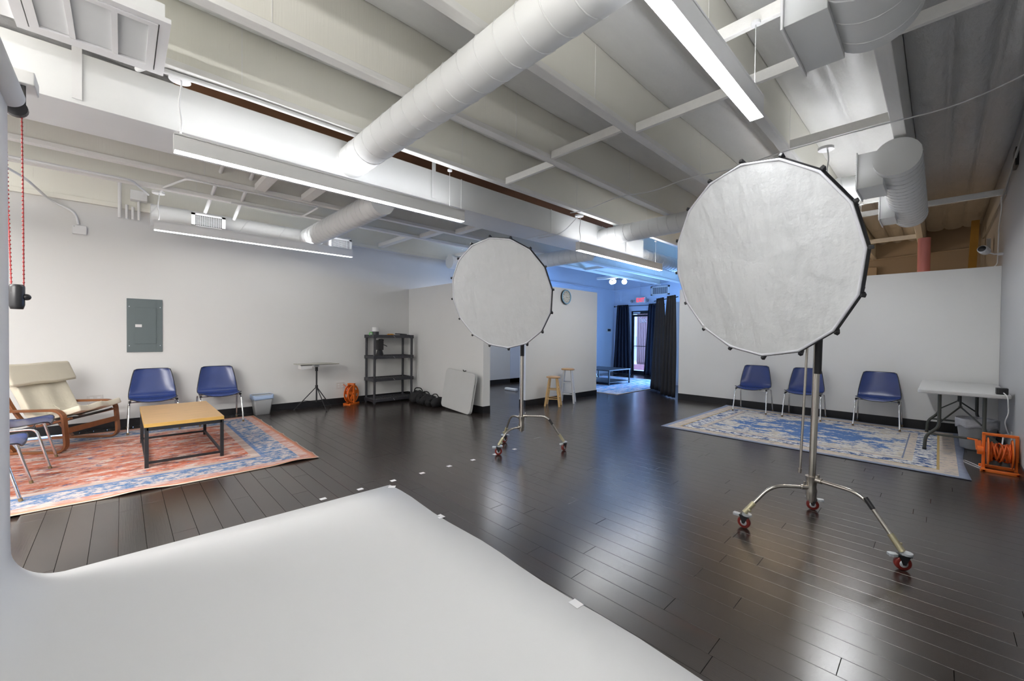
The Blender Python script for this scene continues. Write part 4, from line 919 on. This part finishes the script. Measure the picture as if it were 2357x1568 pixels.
# ------------------------------------------------------------------ shelf unit and what is on it
SX, SY = -8.68, 4.42
sh = thing('shelf_unit', 'four tier black resin shelving unit in the left corner', 'shelf', (SX, SY, 0))
hx, hy = .235, .485
levels = (.035, .485, .98, 1.44)
for z in levels:
    s_ = obj('shelf', MB().box((-hx, -hy, z), (-hx + .03, hy, z + .066)).box((hx - .03, -hy, z), (hx, hy, z + .066)).box((-hx, -hy, z), (hx, -hy + .03, z + .066)).box((-hx, hy - .03, z), (hx, hy, z + .066)), 'shelf', sh, bevel=.005)
    m = MB()
    for k in range(1, 14): y = -hy + k * 2 * hy / 14; m.box((-hx + .02, y - .022, z + .035), (hx - .02, y + .022, z + .048))
    obj('slat', m, 'shelf', s_)
    obj('center_latch', MB().bar((hx + .001, -.02, z + .05), (hx + .001, .02, z + .005), .006, .008), 'bin', s_)
    obj('corner_socket', MB().cbox((hx - .03, hy - .035, z + .03), (.066, .075, .075)).cbox((-hx + .03, hy - .035, z + .03), (.066, .075, .075)).cbox((hx - .03, -hy + .035, z + .03), (.066, .075, .075)).cbox((-hx + .03, -hy + .035, z + .03), (.066, .075, .075)), 'shelf', s_, bevel=.006)
for sx in (-1, 1):
    for sy in (-1, 1): obj('post', MB().cyl((sx * (hx - .03), sy * (hy - .035), 0), (sx * (hx - .03), sy * (hy - .035), 1.46), .026, 14), 'shelf', sh)
ZT = 1.488
t = thing('speaker_can', 'cream topped dark cylinder at the left end of the top shelf', 'canister', (SX + .05, SY - .36, ZT))
obj('base', MB().cyl((0, 0, 0), (0, 0, .09), .075, 24), 'shelf', t); obj('cap', MB().cyl((0, 0, .09), (0, 0, .185), .070, 24), 'whitep', t, bevel=.01)
t = thing('tape_roll', 'green tape roll leaning on the canister on the top shelf', 'tape roll', (SX + .05, SY - .465, ZT + .04))
obj('roll', MB().tube(arc((0, 0, 0), .035, 0, 2 * PI, 20, 'yz')[:-1], .009, 8, closed=True), 'green', t)
t = thing('clipboard', 'white sheet lying flat on the top shelf', 'sheet', (SX + .08, SY - .22, ZT)); obj('sheet', MB().box((-.1, -.14, 0), (.1, .12, .004)), 'whitep', t)
t = thing('work_gloves', 'orange yellow work gloves in a heap on the top shelf', 'gloves', (SX + .08, SY - .02, ZT))
for k in range(5): obj('finger', MB().tube([(.04 * math.sin(k), -.07 + .03 * k, .012), (.0, -.05 + .03 * k, .035), (-.03, -.03 + .025 * k, .03)], .013, 8), 'orangegloves', t)
obj('palm', MB().ball((0, .03, .02), .05, 14, (1, 1.3, .45)), 'orangegloves', t)
t = thing('camera_clamp', 'black articulated clamp lying on the top shelf at right', 'clamp', (SX + .1, SY + .25, ZT))
obj('arm', MB().tube([(0, -.16, .045), (.0, .0, .04), (-.02, .14, .03)], .012, 8), 'black', t); obj('jaw', MB().cbox((0, .02, .025), (.05, .10, .03)), 'black', t, bevel=.004); obj('handle', MB().tube([(.01, .05, .02), (.03, .2, .012)], .011, 8), 'black', t)
t = thing('studio_flash', 'black flash head with flared reflector standing on the upper middle shelf', 'studio light', (SX + .08, SY - .27, 1.03))
obj('reflector', MB().lathe([(.095, 0), (.085, .02), (.055, .13), (.05, .14)], 28), 'blackm', t, solid=.003); obj('rim', MB().lathe([(.096, 0), (.10, .004), (.096, .010)], 28), 'zinc', t)
obj('head_body', MB().box((-.06, -.065, .14), (.06, .065, .36)), 'black', t, bevel=.012)
obj('yoke', MB().box((-.02, .065, .22), (.02, .08, .30)).tube([(0, .08, .26), (0, .15, .23), (0, .17, .215)], .009, 8), 'black', t); obj('handle', MB().tube([(0, -.03, .37), (0, .05, .375), (0, .09, .36)], .010, 8), 'black', t)

# ------------------------------------------------------------------ sandbags, leaning table
def sandbag(label, x, y, rz, s=1.0):
    t = thing('sandbag', label, 'sandbag', (x, y, 0), rz, 'black sandbags at the foot of the partition')
    for sy in (-1, 1):
        def f(a, b, sy=sy):
            th = 2 * PI * a; u_ = -1 + 2 * b; q = max(0.0, 1 - abs(u_) ** 3.5) ** .5
            n = noise.noise(Vector((math.cos(th) * 1.4 + x * 5, math.sin(th) * 1.4 + sy, u_ * 3)))
            w = .088 * s * (1 + .28 * n)
            return (u_ * .19, sy * .088 + w * q * math.cos(th), max(.003, .105 * s + w * 1.15 * q * math.sin(th)) - .03 * u_ * u_ * s)
        obj('pouch', MB().grid(f, 22, 14), 'sandbag', t)
    obj('handle', MB().tube(fillet([(-.11, -.02, .12 * s), (-.07, .01, .27 * s), (.08, .03, .255 * s), (.12, .0, .12 * s)], .06), .012, 8), 'sandbag', t)
    obj('seam_flap', MB().box((-.17, -.03, .13 * s), (.17, .03, .175 * s)), 'sandbag', t, bevel=.015)
    obj('white_label', MB().box((.10, -.085, .19 * s), (.14, -.02, .196 * s)).box((-.03, -.10, .2 * s), (.02, -.05, .206 * s)), 'whitep', t)
sandbag('black sandbag nearest the shelf unit', -8.12, 4.84, 1.25, 1.2)
sandbag('black sandbag, middle one against the partition', -7.80, 4.84, 1.5, 1.0)
sandbag('black sandbag tucked beside the leaning table', -7.42, 4.84, 1.75, .95)
lt = thing('leaning_table', 'white folding table folded in half leaning on the left partition', 'table', (-6.62, 4.86, 0))
lt.rotation_euler = (math.radians(-8), math.radians(3.5), 0); lt.location = (-6.62, 4.78, .0)
T1 = [(p[0], p[1] + .42) for p in rrect(.48, .395, .08)]
obj('half_top', MB().prism(T1, -.028, .0, 'y'), 'tableg', lt, bevel=.008)
obj('half_top', MB().prism(T1, .012, .04, 'y'), 'tableg', lt, bevel=.008)
obj('folded_leg', MB().tube([(.462, .006, .2), (.462, .006, .6)], .012, 8), 'tleg', lt)
obj('carry_strap', MB().tube([(.08, .0, .80), (.09, -.03, .84), (.13, -.035, .82), (.17, -.02, .835)], .010, 6), 'black', lt)

# ------------------------------------------------------------------ stools
def stool(name, label, x, y, rz, h, r, top_m, leg_m, rungs):
    t = thing(name, label, 'stool', (x, y, 0), rz)
    obj('seat', MB().lathe([(0, h), (r * .8, h), (r * .96, h - .006), (r, h - .018), (r * .95, h - .036), (0, h - .036)], 32), top_m, t)
    feet = []
    for k in range(4):
        a = PI / 4 + k * PI / 2; c, s_ = math.cos(a), math.sin(a); f = Vector((c * r * 1.42, s_ * r * 1.42, 0)); tp = Vector((c * r * .70, s_ * r * .70, h - .035)); feet.append((f, tp))
        obj('leg', MB().tube([f, f.lerp(tp, .5), tp], [.021, .022, .018], 10), leg_m, t)
    for z, par in rungs:
        for k in range(4):
            if par is not None and k % 2 != par: continue
            f0, t0 = feet[k]; f1, t1 = feet[(k + 1) % 4]; q = z / (h - .035)
            obj('rung', MB().tube([f0.lerp(t0, q), f1.lerp(t1, q)], .011, 8), leg_m, t)
    return t
stool('bar_stool', 'low natural pine stool in front of the clock wall', -5.80, 6.80, .55, .64, .155, 'stooltop', 'stool', ((.16, 0), (.20, 1), (.36, 0), (.40, 1)))
stool('bar_stool', 'taller white legged stool with wooden seat behind the pine stool', -5.86, 7.38, .55, .78, .155, 'stooltop', 'stoolw', ((.20, 0), (.25, 1), (.46, 0), (.51, 1)))

# ------------------------------------------------------------------ wall clock
ck = thing('wall_clock', 'round wall clock with light blue rim on the clock wall', 'clock', (-6.10, 7.55, 2.435))
RY = Matrix.Rotation(PI / 2, 3, 'Y')
obj('case', MB().lathe([(0, 0), (.17, 0), (.175, .02), (.17, .04), (.152, .045)], 48, mat3=RY), 'black', ck)
obj('rim', MB().lathe([(.17, .040), (.165, .048), (.145, .046), (.143, .036)], 48, mat3=RY), 'clockblue', ck)
obj('face', MB().lathe([(0, .030), (.146, .030)], 48, mat3=RY), 'clockface', ck)
for k in range(1, 13):
    a = PI / 2 - k * PI / 6; me = text_mesh(str(k), .042, .0008); me.materials.append(M['black'])
    o = link('numeral', me, ck); o.matrix_basis = Matrix.Translation((.032, .112 * math.cos(a), .112 * math.sin(a))) @ Matrix(((0, 0, 1, 0), (1, 0, 0, 0), (0, 1, 0, 0), (0, 0, 0, 1)))
obj('minute_hand', MB().bar((.036, .0, 0), (.036, -.115, .005), .003, .012, up=(0, 0, 1)), 'whitep', ck)
obj('hour_hand', MB().bar((.034, 0, 0), (.034, .09, .02), .003, .014, up=(0, 0, 1)), 'whitep', ck)
obj('second_hand', MB().bar((.038, -.02, .0), (.038, .05, -.012), .002, .006), 'black', ck)

# ------------------------------------------------------------------ breaker panel
bp = thing('breaker_panel', 'grey green electrical breaker panel on the left wall', 'breaker panel', (XL, .27, 1.2))
obj('cover', MB().box((XL, .055, 1.196), (XL + .016, .49, 2.058)), 'panel', bp, world=True, bevel=.003)
dr = obj('door', MB().box((XL + .016, .145, 1.33), (XL + .026, .41, 1.92)), 'panel', bp, world=True, bevel=.003)
obj('latch', MB().box((XL + .026, .155, 1.60), (XL + .034, .235, 1.645)), 'whitep', dr, world=True, bevel=.002)
obj('hinge', MB().box((XL + .018, .408, 1.42), (XL + .03, .416, 1.48)).box((XL + .018, .408, 1.79), (XL + .03, .416, 1.85)), 'panel', bp, world=True)
for y, z in ((.085, 1.30), (.46, 1.30), (.085, 1.93), (.46, 1.93)): obj('screw', MB().cyl((XL + .016, y, z), (XL + .019, y, z), .007, 8), 'zinc', bp, world=True)

# ------------------------------------------------------------------ light stands and softboxes
def caster(parent, p, rz):
    """swivel caster with brake under point p (x,y) -> sub-parts of the leg"""
    Mx = Matrix.Translation((p[0], p[1], 0)) @ Matrix.Rotation(rz, 4, 'Z')
    obj('wheel', MB().lathe([(.018, -.016), (.040, -.016), (.047, -.010), (.047, .010), (.040, .016), (.018, .016)], 24, (0, 0, .047), Matrix.Rotation(PI / 2, 3, 'X')).xf(Mx), 'redwheel', parent)
    obj('hub', MB().lathe([(0, -.020), (.022, -.020), (.026, -.014), (.026, .014), (.022, .020), (0, .020)], 18, (0, 0, .047), Matrix.Rotation(PI / 2, 3, 'X')).xf(Mx), 'zinc', parent)
    obj('fork', MB().add([(-.03, -.022, .10), (.035, -.022, .10), (.008, -.022, .04), (-.008, -.022, .04)], [(0, 1, 2, 3)]).add([(-.03, .022, .10), (.035, .022, .10), (.008, .022, .04), (-.008, .022, .04)], [(0, 1, 2, 3)]).box((-.03, -.024, .095), (.04, .024, .104)).xf(Mx), 'blackm', parent, solid=.003)
    obj('swivel_plate', MB().cyl((0.02, 0, .104), (.02, 0, .118), .034, 20).xf(Mx), 'zinc', parent)
    obj('brake_pedal', MB().prism([(-.03, -.016), (-.03, .016), (-.06, .022), (-.08, .017), (-.08, -.017), (-.06, -.022)], .086, .106).xf(Mx), 'zinc', parent, bevel=.003)
def stand(label, x, y, feet, topz, hubz, black_tape=0, lean=(0, 0)):
    t = thing('light_stand', label, 'light stand', (x, y, 0))
    r = .024
    tp = (lean[0], lean[1], topz)
    obj('column', MB().tube([(0, 0, .26), (lean[0] * .8, lean[1] * .8, topz * .8)], r, 20), 'steel', t)
    obj('riser', MB().tube([(lean[0] * .78, lean[1] * .78, topz * .78), tp], r * .8, 16), 'steel', t)
    obj('sleeve', MB().tube([(lean[0] * .8, lean[1] * .8, 1.25), (lean[0], lean[1], 1.62)], r * 1.15, 18), 'black', t)
    obj('hub_casting', MB().tube([(0, 0, .25), (0, 0, .33), (0, 0, .36), (0, 0, .44)], [.034, .040, .034, .042], 18).cyl((0, 0, .23), (0, 0, .26), .012, 10), 'steel', t)
    for k, (fx, fy) in enumerate(feet):
        hz = hubz[k]; f = Vector((fx, fy, 0)); d = f.normalized(); L = f.length
        pts = fillet([tuple(d * .03 + Vector((0, 0, hz))), tuple(d * (L * .60) + Vector((0, 0, hz))), tuple(d * (L * .985) + Vector((0, 0, .13)))], .10, 6)
        lg = obj('leg', MB().tube(pts, .0135, 12), 'steel', t)
        obj('leg_socket', MB().cyl(tuple(d * .02 + Vector((0, 0, hz))), tuple(d * .075 + Vector((0, 0, hz))), .020, 14), 'steel', lg)
        a, b_ = Vector(pts[-1]), Vector(pts[-2]); dd = (a - b_).normalized()
        obj('caster_adapter', MB().cyl(tuple(a - dd * .10), tuple(a + dd * .012), .0195, 14).cyl(tuple(a - dd * .03), tuple(a - dd * .03 + Vector((-d.y, d.x, 0)) * .045), .008, 10), 'brass', lg)
        if k == 0 and black_tape: obj('black_tape', MB().cyl(tuple(a - dd * .26), tuple(a - dd * .34), .0165, 14), 'black', lg)
        caster(lg, (fx, fy), math.atan2(d.y, d.x) + (.9, 2.4, 1.7)[k])
        obj('locking_knob', MB().cyl(tuple(d * .05 + Vector((0, 0, hz))), tuple(d * .05 + Vector((0, 0, hz + .045))), .008, 8), 'steel', lg)
    return t
s2 = stand('tall nickel rolling stand holding the big softbox at right', -.68, 3.93, ((.535, -.20), (-.38, -.32), (-.077, .517)), 2.0, (.42, .35, .30), 1, (.03, .0))
obj('grip_arm', MB().tube([(-.07, -.03, .47), (-.035, -.02, 1.62)], .009, 10).cyl((-.072, -.03, .455), (-.070, -.03, .49), .013, 10), 'steel', s2)
s1 = stand('nickel rolling stand holding the small softbox in the middle of the floor', -3.85, 3.87, ((.42, .38), (-.012, -.40), (-.40, .06)), 1.75, (.45, .30, .42), 1)
def softbox(label, c, th, ph, R_, a0, col_xy):
    th, ph = math.radians(th), math.radians(ph)
    Nn = Vector((math.cos(th) * math.cos(ph), math.sin(th) * math.cos(ph), math.sin(ph))); h = Vector((-math.sin(th), math.cos(th), 0)); v = Nn.cross(h)
    t = thing('softbox', label, 'softbox')
    t.rotation_mode = 'QUATERNION'
    mt = Matrix((h, -Nn, v)).transposed(); t.rotation_quaternion = mt.to_quaternion(); t.location = c
    n = 16; A = [math.radians(a0) - 2 * PI * i / n for i in range(n)]
    ring = [Vector((R_ * math.cos(a), 0, R_ * math.sin(a))) for a in A]
    # front cloth: radial grid, sucked in slightly between the ribs
    vs = [Vector((0, .012, 0))]; K = 10
    for k in range(1, K + 1):
        q = k / K
        for i in range(n):
            for s_ in range(3):
                p = ring[i].lerp(ring[(i + 1) % n], s_ / 3) * q * .985
                vs.append(p + Vector((0, .010 * (1 - q * q) - .006 * math.sin(s_ * PI / 3) * q, 0)))
    m_ = n * 3; fs = [(0, 1 + (i + 1) % m_, 1 + i) for i in range(m_)]
    for k in range(K - 1):
        for i in range(m_): a = 1 + k * m_; fs.append((a + i, a + (i + 1) % m_, a + m_ + (i + 1) % m_, a + m_ + i))
    obj('front_diffuser', MB().add(vs, fs, True), 'cloth', t)
    obj('hem', MB().tube(sum([[ring[i].lerp(ring[(i + 1) % n], s_ / 3) * .985 for s_ in range(3)] for i in range(n)], []), .010, 8, closed=True), 'softhem', t)
    obj('outer_band', MB().add([p * 1.0 + Vector((0, -.002, 0)) for p in ring] + [p * 1.0 + Vector((0, .035, 0)) for p in ring], [(i, (i + 1) % n, (i + 1) % n + n, i + n) for i in range(n)]), 'softback', t, solid=.004)
    D = .48
    prof = [(1.0, .03), (.93, .14), (.78, .27), (.55, .38), (.28, .45), (.13, D)]
    vs = []; 
    for q, y in prof: vs += [Vector((p.x * q, y, p.z * q)) for p in ring]
    obj('back_shell', MB().add(vs, [(k * n + i, k * n + (i + 1) % n, (k + 1) * n + (i + 1) % n, (k + 1) * n + i) for k in range(len(prof) - 1) for i in range(n)], False), 'softback', t)
    for i in range(n):
        d = ring[i].normalized(); q = ring[i]
        obj('rod_clip', MB().bar(q - d * .008 + Vector((0, .035, 0)), q + d * .020 + Vector((0, -.004, 0)), .024, .026, up=(0, 1, 0)), 'black', t, bevel=.004)
        obj('rib', MB().tube([q + Vector((0, .02, 0)), q * .93 + Vector((0, .145, 0)), q * .78 + Vector((0, .275, 0)), q * .55 + Vector((0, .385, 0)), q * .13 + Vector((0, .49, 0))], .005, 5), 'blackm', t)
    obj('lamp_head', MB().cyl((0, .46, 0), (0, .66, 0), .075, 24).box((-.05, .56, -.12), (.05, .62, .0)), 'black', t, bevel=.006)
    if label.startswith('big'):
        i = 9; p = ring[12] * .97
        obj('care_tag', MB().cbox((p.x, -.012, p.z), (.02, .004, .028)), 'whitep', t)
    return t
softbox('big round white softbox facing down on the right stand', (-.977, 3.41, 2.086), 249.6, -13.4, .7225, 133.1, (-.68, 3.93))
softbox('smaller looking round white softbox on the middle stand', (-3.726, 3.337, 2.021), 289.7, -16.4, .69, 92.57, (-3.85, 3.87))

# ------------------------------------------------------------------ hallway broom and dustpan
br_ = thing('broom', 'white bristle broom leaning in the hallway behind the opening', 'broom', (-8.0, 8.3, 0))
obj('handle', MB().tube([(-7.95, 7.9, .08), (-7.85, 8.15, 1.35)], .013, 8), 'steel', br_, world=True)
obj('bristles', MB().box((-8.35, 7.70, .0), (-7.9, 7.80, .07)), 'whitep', br_, world=True, bevel=.02)
dp = thing('dustpan', 'grey lobby dustpan with tall handle standing in the hallway', 'dustpan', (-7.3, 8.0, 0))
obj('pan', MB().add([(-7.62, 7.85, .01), (-7.25, 7.95, .01), (-7.30, 8.1, .30), (-7.55, 8.05, .30)], [(0, 1, 2, 3)]).box((-7.6, 8.0, .01), (-7.28, 8.12, .28)), 'bluegrey', dp, world=True, solid=.006)
obj('handle', MB().tube([(-7.43, 8.05, .28), (-7.48, 8.15, 1.5)], .011, 8), 'steel', dp, world=True)

# ------------------------------------------------------------------ front room: door, curtains, sign, vent, globes
dd = struct('door_1', MB().box((DX0, YF + .02, 0), (DX0 + .05, YF + .09, DZ)).box((DX1 - .05, YF + .02, 0), (DX1, YF + .09, DZ)).box((DX0, YF + .02, 2.42), (DX1, YF + .09, DZ)).box((DX0, YF + .02, 0), (DX1, YF + .09, .10)), 'blackm')
obj('leaf_frame', MB().box((DX0 + .05, YF + .03, .02), (DX0 + .11, YF + .075, 2.40)).box((DX1 - .11, YF + .03, .02), (DX1 - .05, YF + .075, 2.40)).box((DX0 + .11, YF + .03, .02), (DX1 - .11, YF + .075, .14)).box((DX0 + .11, YF + .03, 2.32), (DX1 - .11, YF + .075, 2.40)), 'blackm', dd)
obj('pane', MB().box((DX0 + .11, YF + .05, .14), (DX1 - .11, YF + .056, 2.32)), 'glass', dd)
obj('push_bar', MB().tube([(DX0 + .08, YF - .03, 1.13), (DX1 - .08, YF - .03, 1.13)], .014, 10), 'blackm', dd)
obj('door_closer', MB().box((DX0 + .1, YF - .04, 2.44), (DX0 + .4, YF + .02, 2.50)), 'zinc', dd, bevel=.004)
me = text_mesh('203', .22, .001); me.materials.append(M['whitep'])
o = link('door_number', me, dd); o.matrix_basis = Matrix.Translation((-8.2, YF + .062, 2.15)) @ Matrix(((-1, 0, 0, 0), (0, 0, 1, 0), (0, 1, 0, 0), (0, 0, 0, 1)))
# street side
og = struct('ground_outside', MB().box((-16, YF + .15, -.1), (6, 30, -.02)), mat('pale_concrete', (0.30, 0.30, 0.30), .8))
bw = thing('street_siding', 'red brown slatted siding across the walkway outside the glass door', 'siding', (-9.4, 17.5, 0))
for k in range(9): obj('slat', MB().box((-9.83 + k * .090, 17.5, .30), (-9.76 + k * .090, 17.56, 3.2)), 'brickout', bw, world=True, bevel=.004)
obj('backing', MB().box((-9.85, 17.56, .0), (-9.0, 17.6, 3.2)), 'brickout', bw, world=True)
lw = tag(obj('low_kerb', MB().box((-11.5, 17.2, -.02), (-7, 17.4, .22)), mat('pink_kerb', (.25, .10, .11), .8)), 'reddish low kerb outside at the foot of the siding', 'kerb')
tag(obj('pale_building', MB().box((-17, 24, -.02), (-12.5, 24.4, 6)).box((-13.9, 23.9, .8), (-13.5, 24, 1.5)), mat('pale_render', (.32, .33, .35), .8)), 'pale building across the street seen at the left of the door glass', 'building')

def curtain(label, top0, top1, bot0, bot1, z0, z1, m, folds=5, amp=.045):
    t = thing('curtain', label, 'curtain', (*((Vector(bot0) + Vector(bot1)) / 2), 0))
    T0, T1, B0, B1 = map(Vector, (top0, top1, bot0, bot1))
    def fn(a, b):
        tp = T0.lerp(T1, a); bt = B0.lerp(B1, a); k = b ** .8
        p = tp.lerp(bt, k); d = (T1 - T0).normalized(); nn = Vector((-d.y, d.x))
        w = amp * (1 + .6 * b) * math.sin(a * folds * 2 * PI + .5 * math.sin(b * 3)); p = p + nn * w
        return (p.x, p.y, z1 + (z0 - z1) * b)
    obj('cloth', MB().grid(fn, folds * 10, 16), m, t, world=True, solid=.004)
    gr = [(T0.lerp(T1, (k + .5) / folds)) for k in range(folds)]
    d = (T1 - T0).normalized()
    for g_ in gr[::2]:
        obj('grommet', MB().tube([(g_.x + .028 * math.cos(a) * d.x + amp * -d.y, g_.y + .028 * math.cos(a) * d.y + amp * d.x, z1 - .05 + .028 * math.sin(a)) for a in [2 * PI * i / 14 for i in range(14)]], .007, 6, closed=True), 'chrome', t, world=True)
    return t
curtain('navy curtain left of the glass exit door', (-9.25, 14.86), (-8.74, 14.86), (-9.35, 14.75), (-8.42, 14.62), .02, 2.80, 'navycurtain', 5)
curtain('navy curtain right of the glass exit door', (-7.85, 14.86), (-7.35, 14.86), (-8.0, 14.8), (-7.1, 14.7), .02, 2.80, 'navycurtain', 5)
rod1 = thing('curtain_rod', 'black curtain rod over the glass exit door', 'curtain rod', (-8.3, 14.9, 2.76)); obj('rod', MB().cyl((-9.36, 14.87, 2.75), (-7.2, 14.87, 2.75), .013, 12), 'blackm', rod1, world=True)
obj('finial', MB().ball((-9.38, 14.87, 2.75), .032, 12), 'blackm', rod1, world=True)
curtain('black curtain panel tied back in the doorway, farther left one', (-5.32, 10.50), (-4.98, 10.22), (-5.72, 10.95), (-4.90, 10.30), .05, 2.55, 'curtain', 4, .04)
curtain('black curtain panel hanging at the edge of the right partition', (-4.80, 10.02), (-4.47, 9.80), (-5.02, 10.15), (-4.45, 9.79), .03, 2.55, 'curtain', 4, .04)
rod2 = thing('curtain_rod', 'black curtain rod across the doorway beside the right partition', 'curtain rod', (-5, 10.2, 2.5)); obj('rod', MB().cyl((-5.45, 10.62, 2.50), (-4.42, 9.80, 2.50), .013, 12), 'blackm', rod2, world=True)
struct('wall_front_stub', MB().box((-6.0, 12.6, 0), (-4.3, 12.72, 2.62)), 'wall')

ex = thing('exit_sign', 'glowing red exit sign with two emergency lamp heads above the glass door', 'sign', (-8.27, 14.95, 2.95))
obj('sign_box', MB().box((-8.47, 14.93, 2.85), (-8.03, YF, 3.09)), 'whitep', ex, world=True, bevel=.006)
me = text_mesh('EXIT', .215, .003); me.materials.append(M['exitred'])
o = link('lettering', me, ex); o.matrix_basis = Matrix.Translation((.02, -.025, .015)) @ Matrix(((.80, 0, 0, 0), (0, 0, -1, 0), (0, 1.05, 0, 0), (0, 0, 0, 1)))
for sx in (-1, 1): obj('lamp_head', MB().lathe([(0, .0), (.045, .02), (.06, .08)], 16, (-8.25 + sx * .34, 14.93, 2.97), Matrix.Rotation(PI / 2 + .5, 3, 'X')).cyl((-8.25 + sx * .22, 14.96, 2.97), (-8.25 + sx * .34, 14.95, 2.97), .015, 8), 'bin', ex, world=True)
conduit('conduit', 'thin conduit running up the far wall above the exit sign', 'conduit', [(-8.27, 14.98, 3.09), (-8.27, 14.98, 3.6)], .008, 'wall_daylit')
vt = thing('wall_vent', 'white louvered vent on the far wall right of the exit sign', 'vent', (-7.45, 14.97, 3.28))
obj('frame', MB().box((-7.82, 14.95, 3.12), (-7.08, YF, 3.17)).box((-7.82, 14.95, 3.42), (-7.08, YF, 3.47)).box((-7.82, 14.95, 3.12), (-7.76, YF, 3.47)).box((-7.14, 14.95, 3.12), (-7.08, YF, 3.47)), 'white', vt, world=True)
obj('backing', MB().box((-7.76, 14.985, 3.17), (-7.14, 14.99, 3.42)), 'dark', vt, world=True)
for k in range(16): obj('fin', MB().box((-7.75 + k * .039, 14.96, 3.17), (-7.738 + k * .039, 14.98, 3.42)), 'whitep', vt, world=True)
gl = thing('globe_light', 'ceiling light of three opal glass globes in the front room', 'ceiling light', (-7.72, 12.4, 3.6))
obj('canopy', MB().cyl((-7.72, 12.4, 3.60), (-7.72, 12.4, 3.63), .09, 20).cyl((-7.72, 12.4, 3.47), (-7.72, 12.4, 3.60), .012, 8), 'blackm', gl, world=True)
for dx, dy in ((-.14, -.14), (.19, .12), (-.02, -.22)):
    obj('arm', MB().cyl((-7.72, 12.4, 3.49), (-7.72 + dx, 12.4 + dy, 3.46), .008, 8), 'blackm', gl, world=True)
    obj('globe', MB().ball((-7.72 + dx, 12.4 + dy, 3.40), .088, 20), 'globe', gl, world=True)
obj('socket_cap', MB().cyl((-7.74, 12.08, 3.42), (-7.73, 12.13, 3.43), .02, 12), 'blackm', gl, world=True)
th_ = thing('thermostat', 'small dark thermostat on the blue lit left wall', 'thermostat', (XL2 + .02, 14.6, 1.75))
obj('body', MB().box((XL2 + .012, 14.45, 1.68), (XL2 + .035, 14.78, 1.84)), 'whitep', th_, world=True, bevel=.004); obj('screen', MB().box((XL2 + .035, 14.5, 1.72), (XL2 + .038, 14.72, 1.82)), 'black', th_, world=True)
conduit('conduit', 'blue lit conduit running along the left wall ledge of the front room', 'conduit', [(XL2 + .08, 7.4, 3.42), (XL2 + .08, 14.9, 3.42), (-8.0, 14.93, 3.5), (-6.5, 14.93, 3.62)], .018, 'wall_daylit', rad=.1)
bt = thing('black_coffee_table', 'black two tier coffee table in the front room', 'table', (-7.55, 11.35, .008))
obj('table_top', MB().box((-.62, -.62, .44), (.62, .62, .47)), 'blackm', bt, bevel=.004); obj('lower_shelf', MB().box((-.6, -.6, .07), (.6, .6, .09)), 'blackm', bt, bevel=.003)
for sx in (-1, 1):
    for sy in (-1, 1): obj('leg', MB().box((sx * .59 - .018, sy * .59 - .018, 0), (sx * .59 + .018, sy * .59 + .018, .44)), 'blackm', bt)
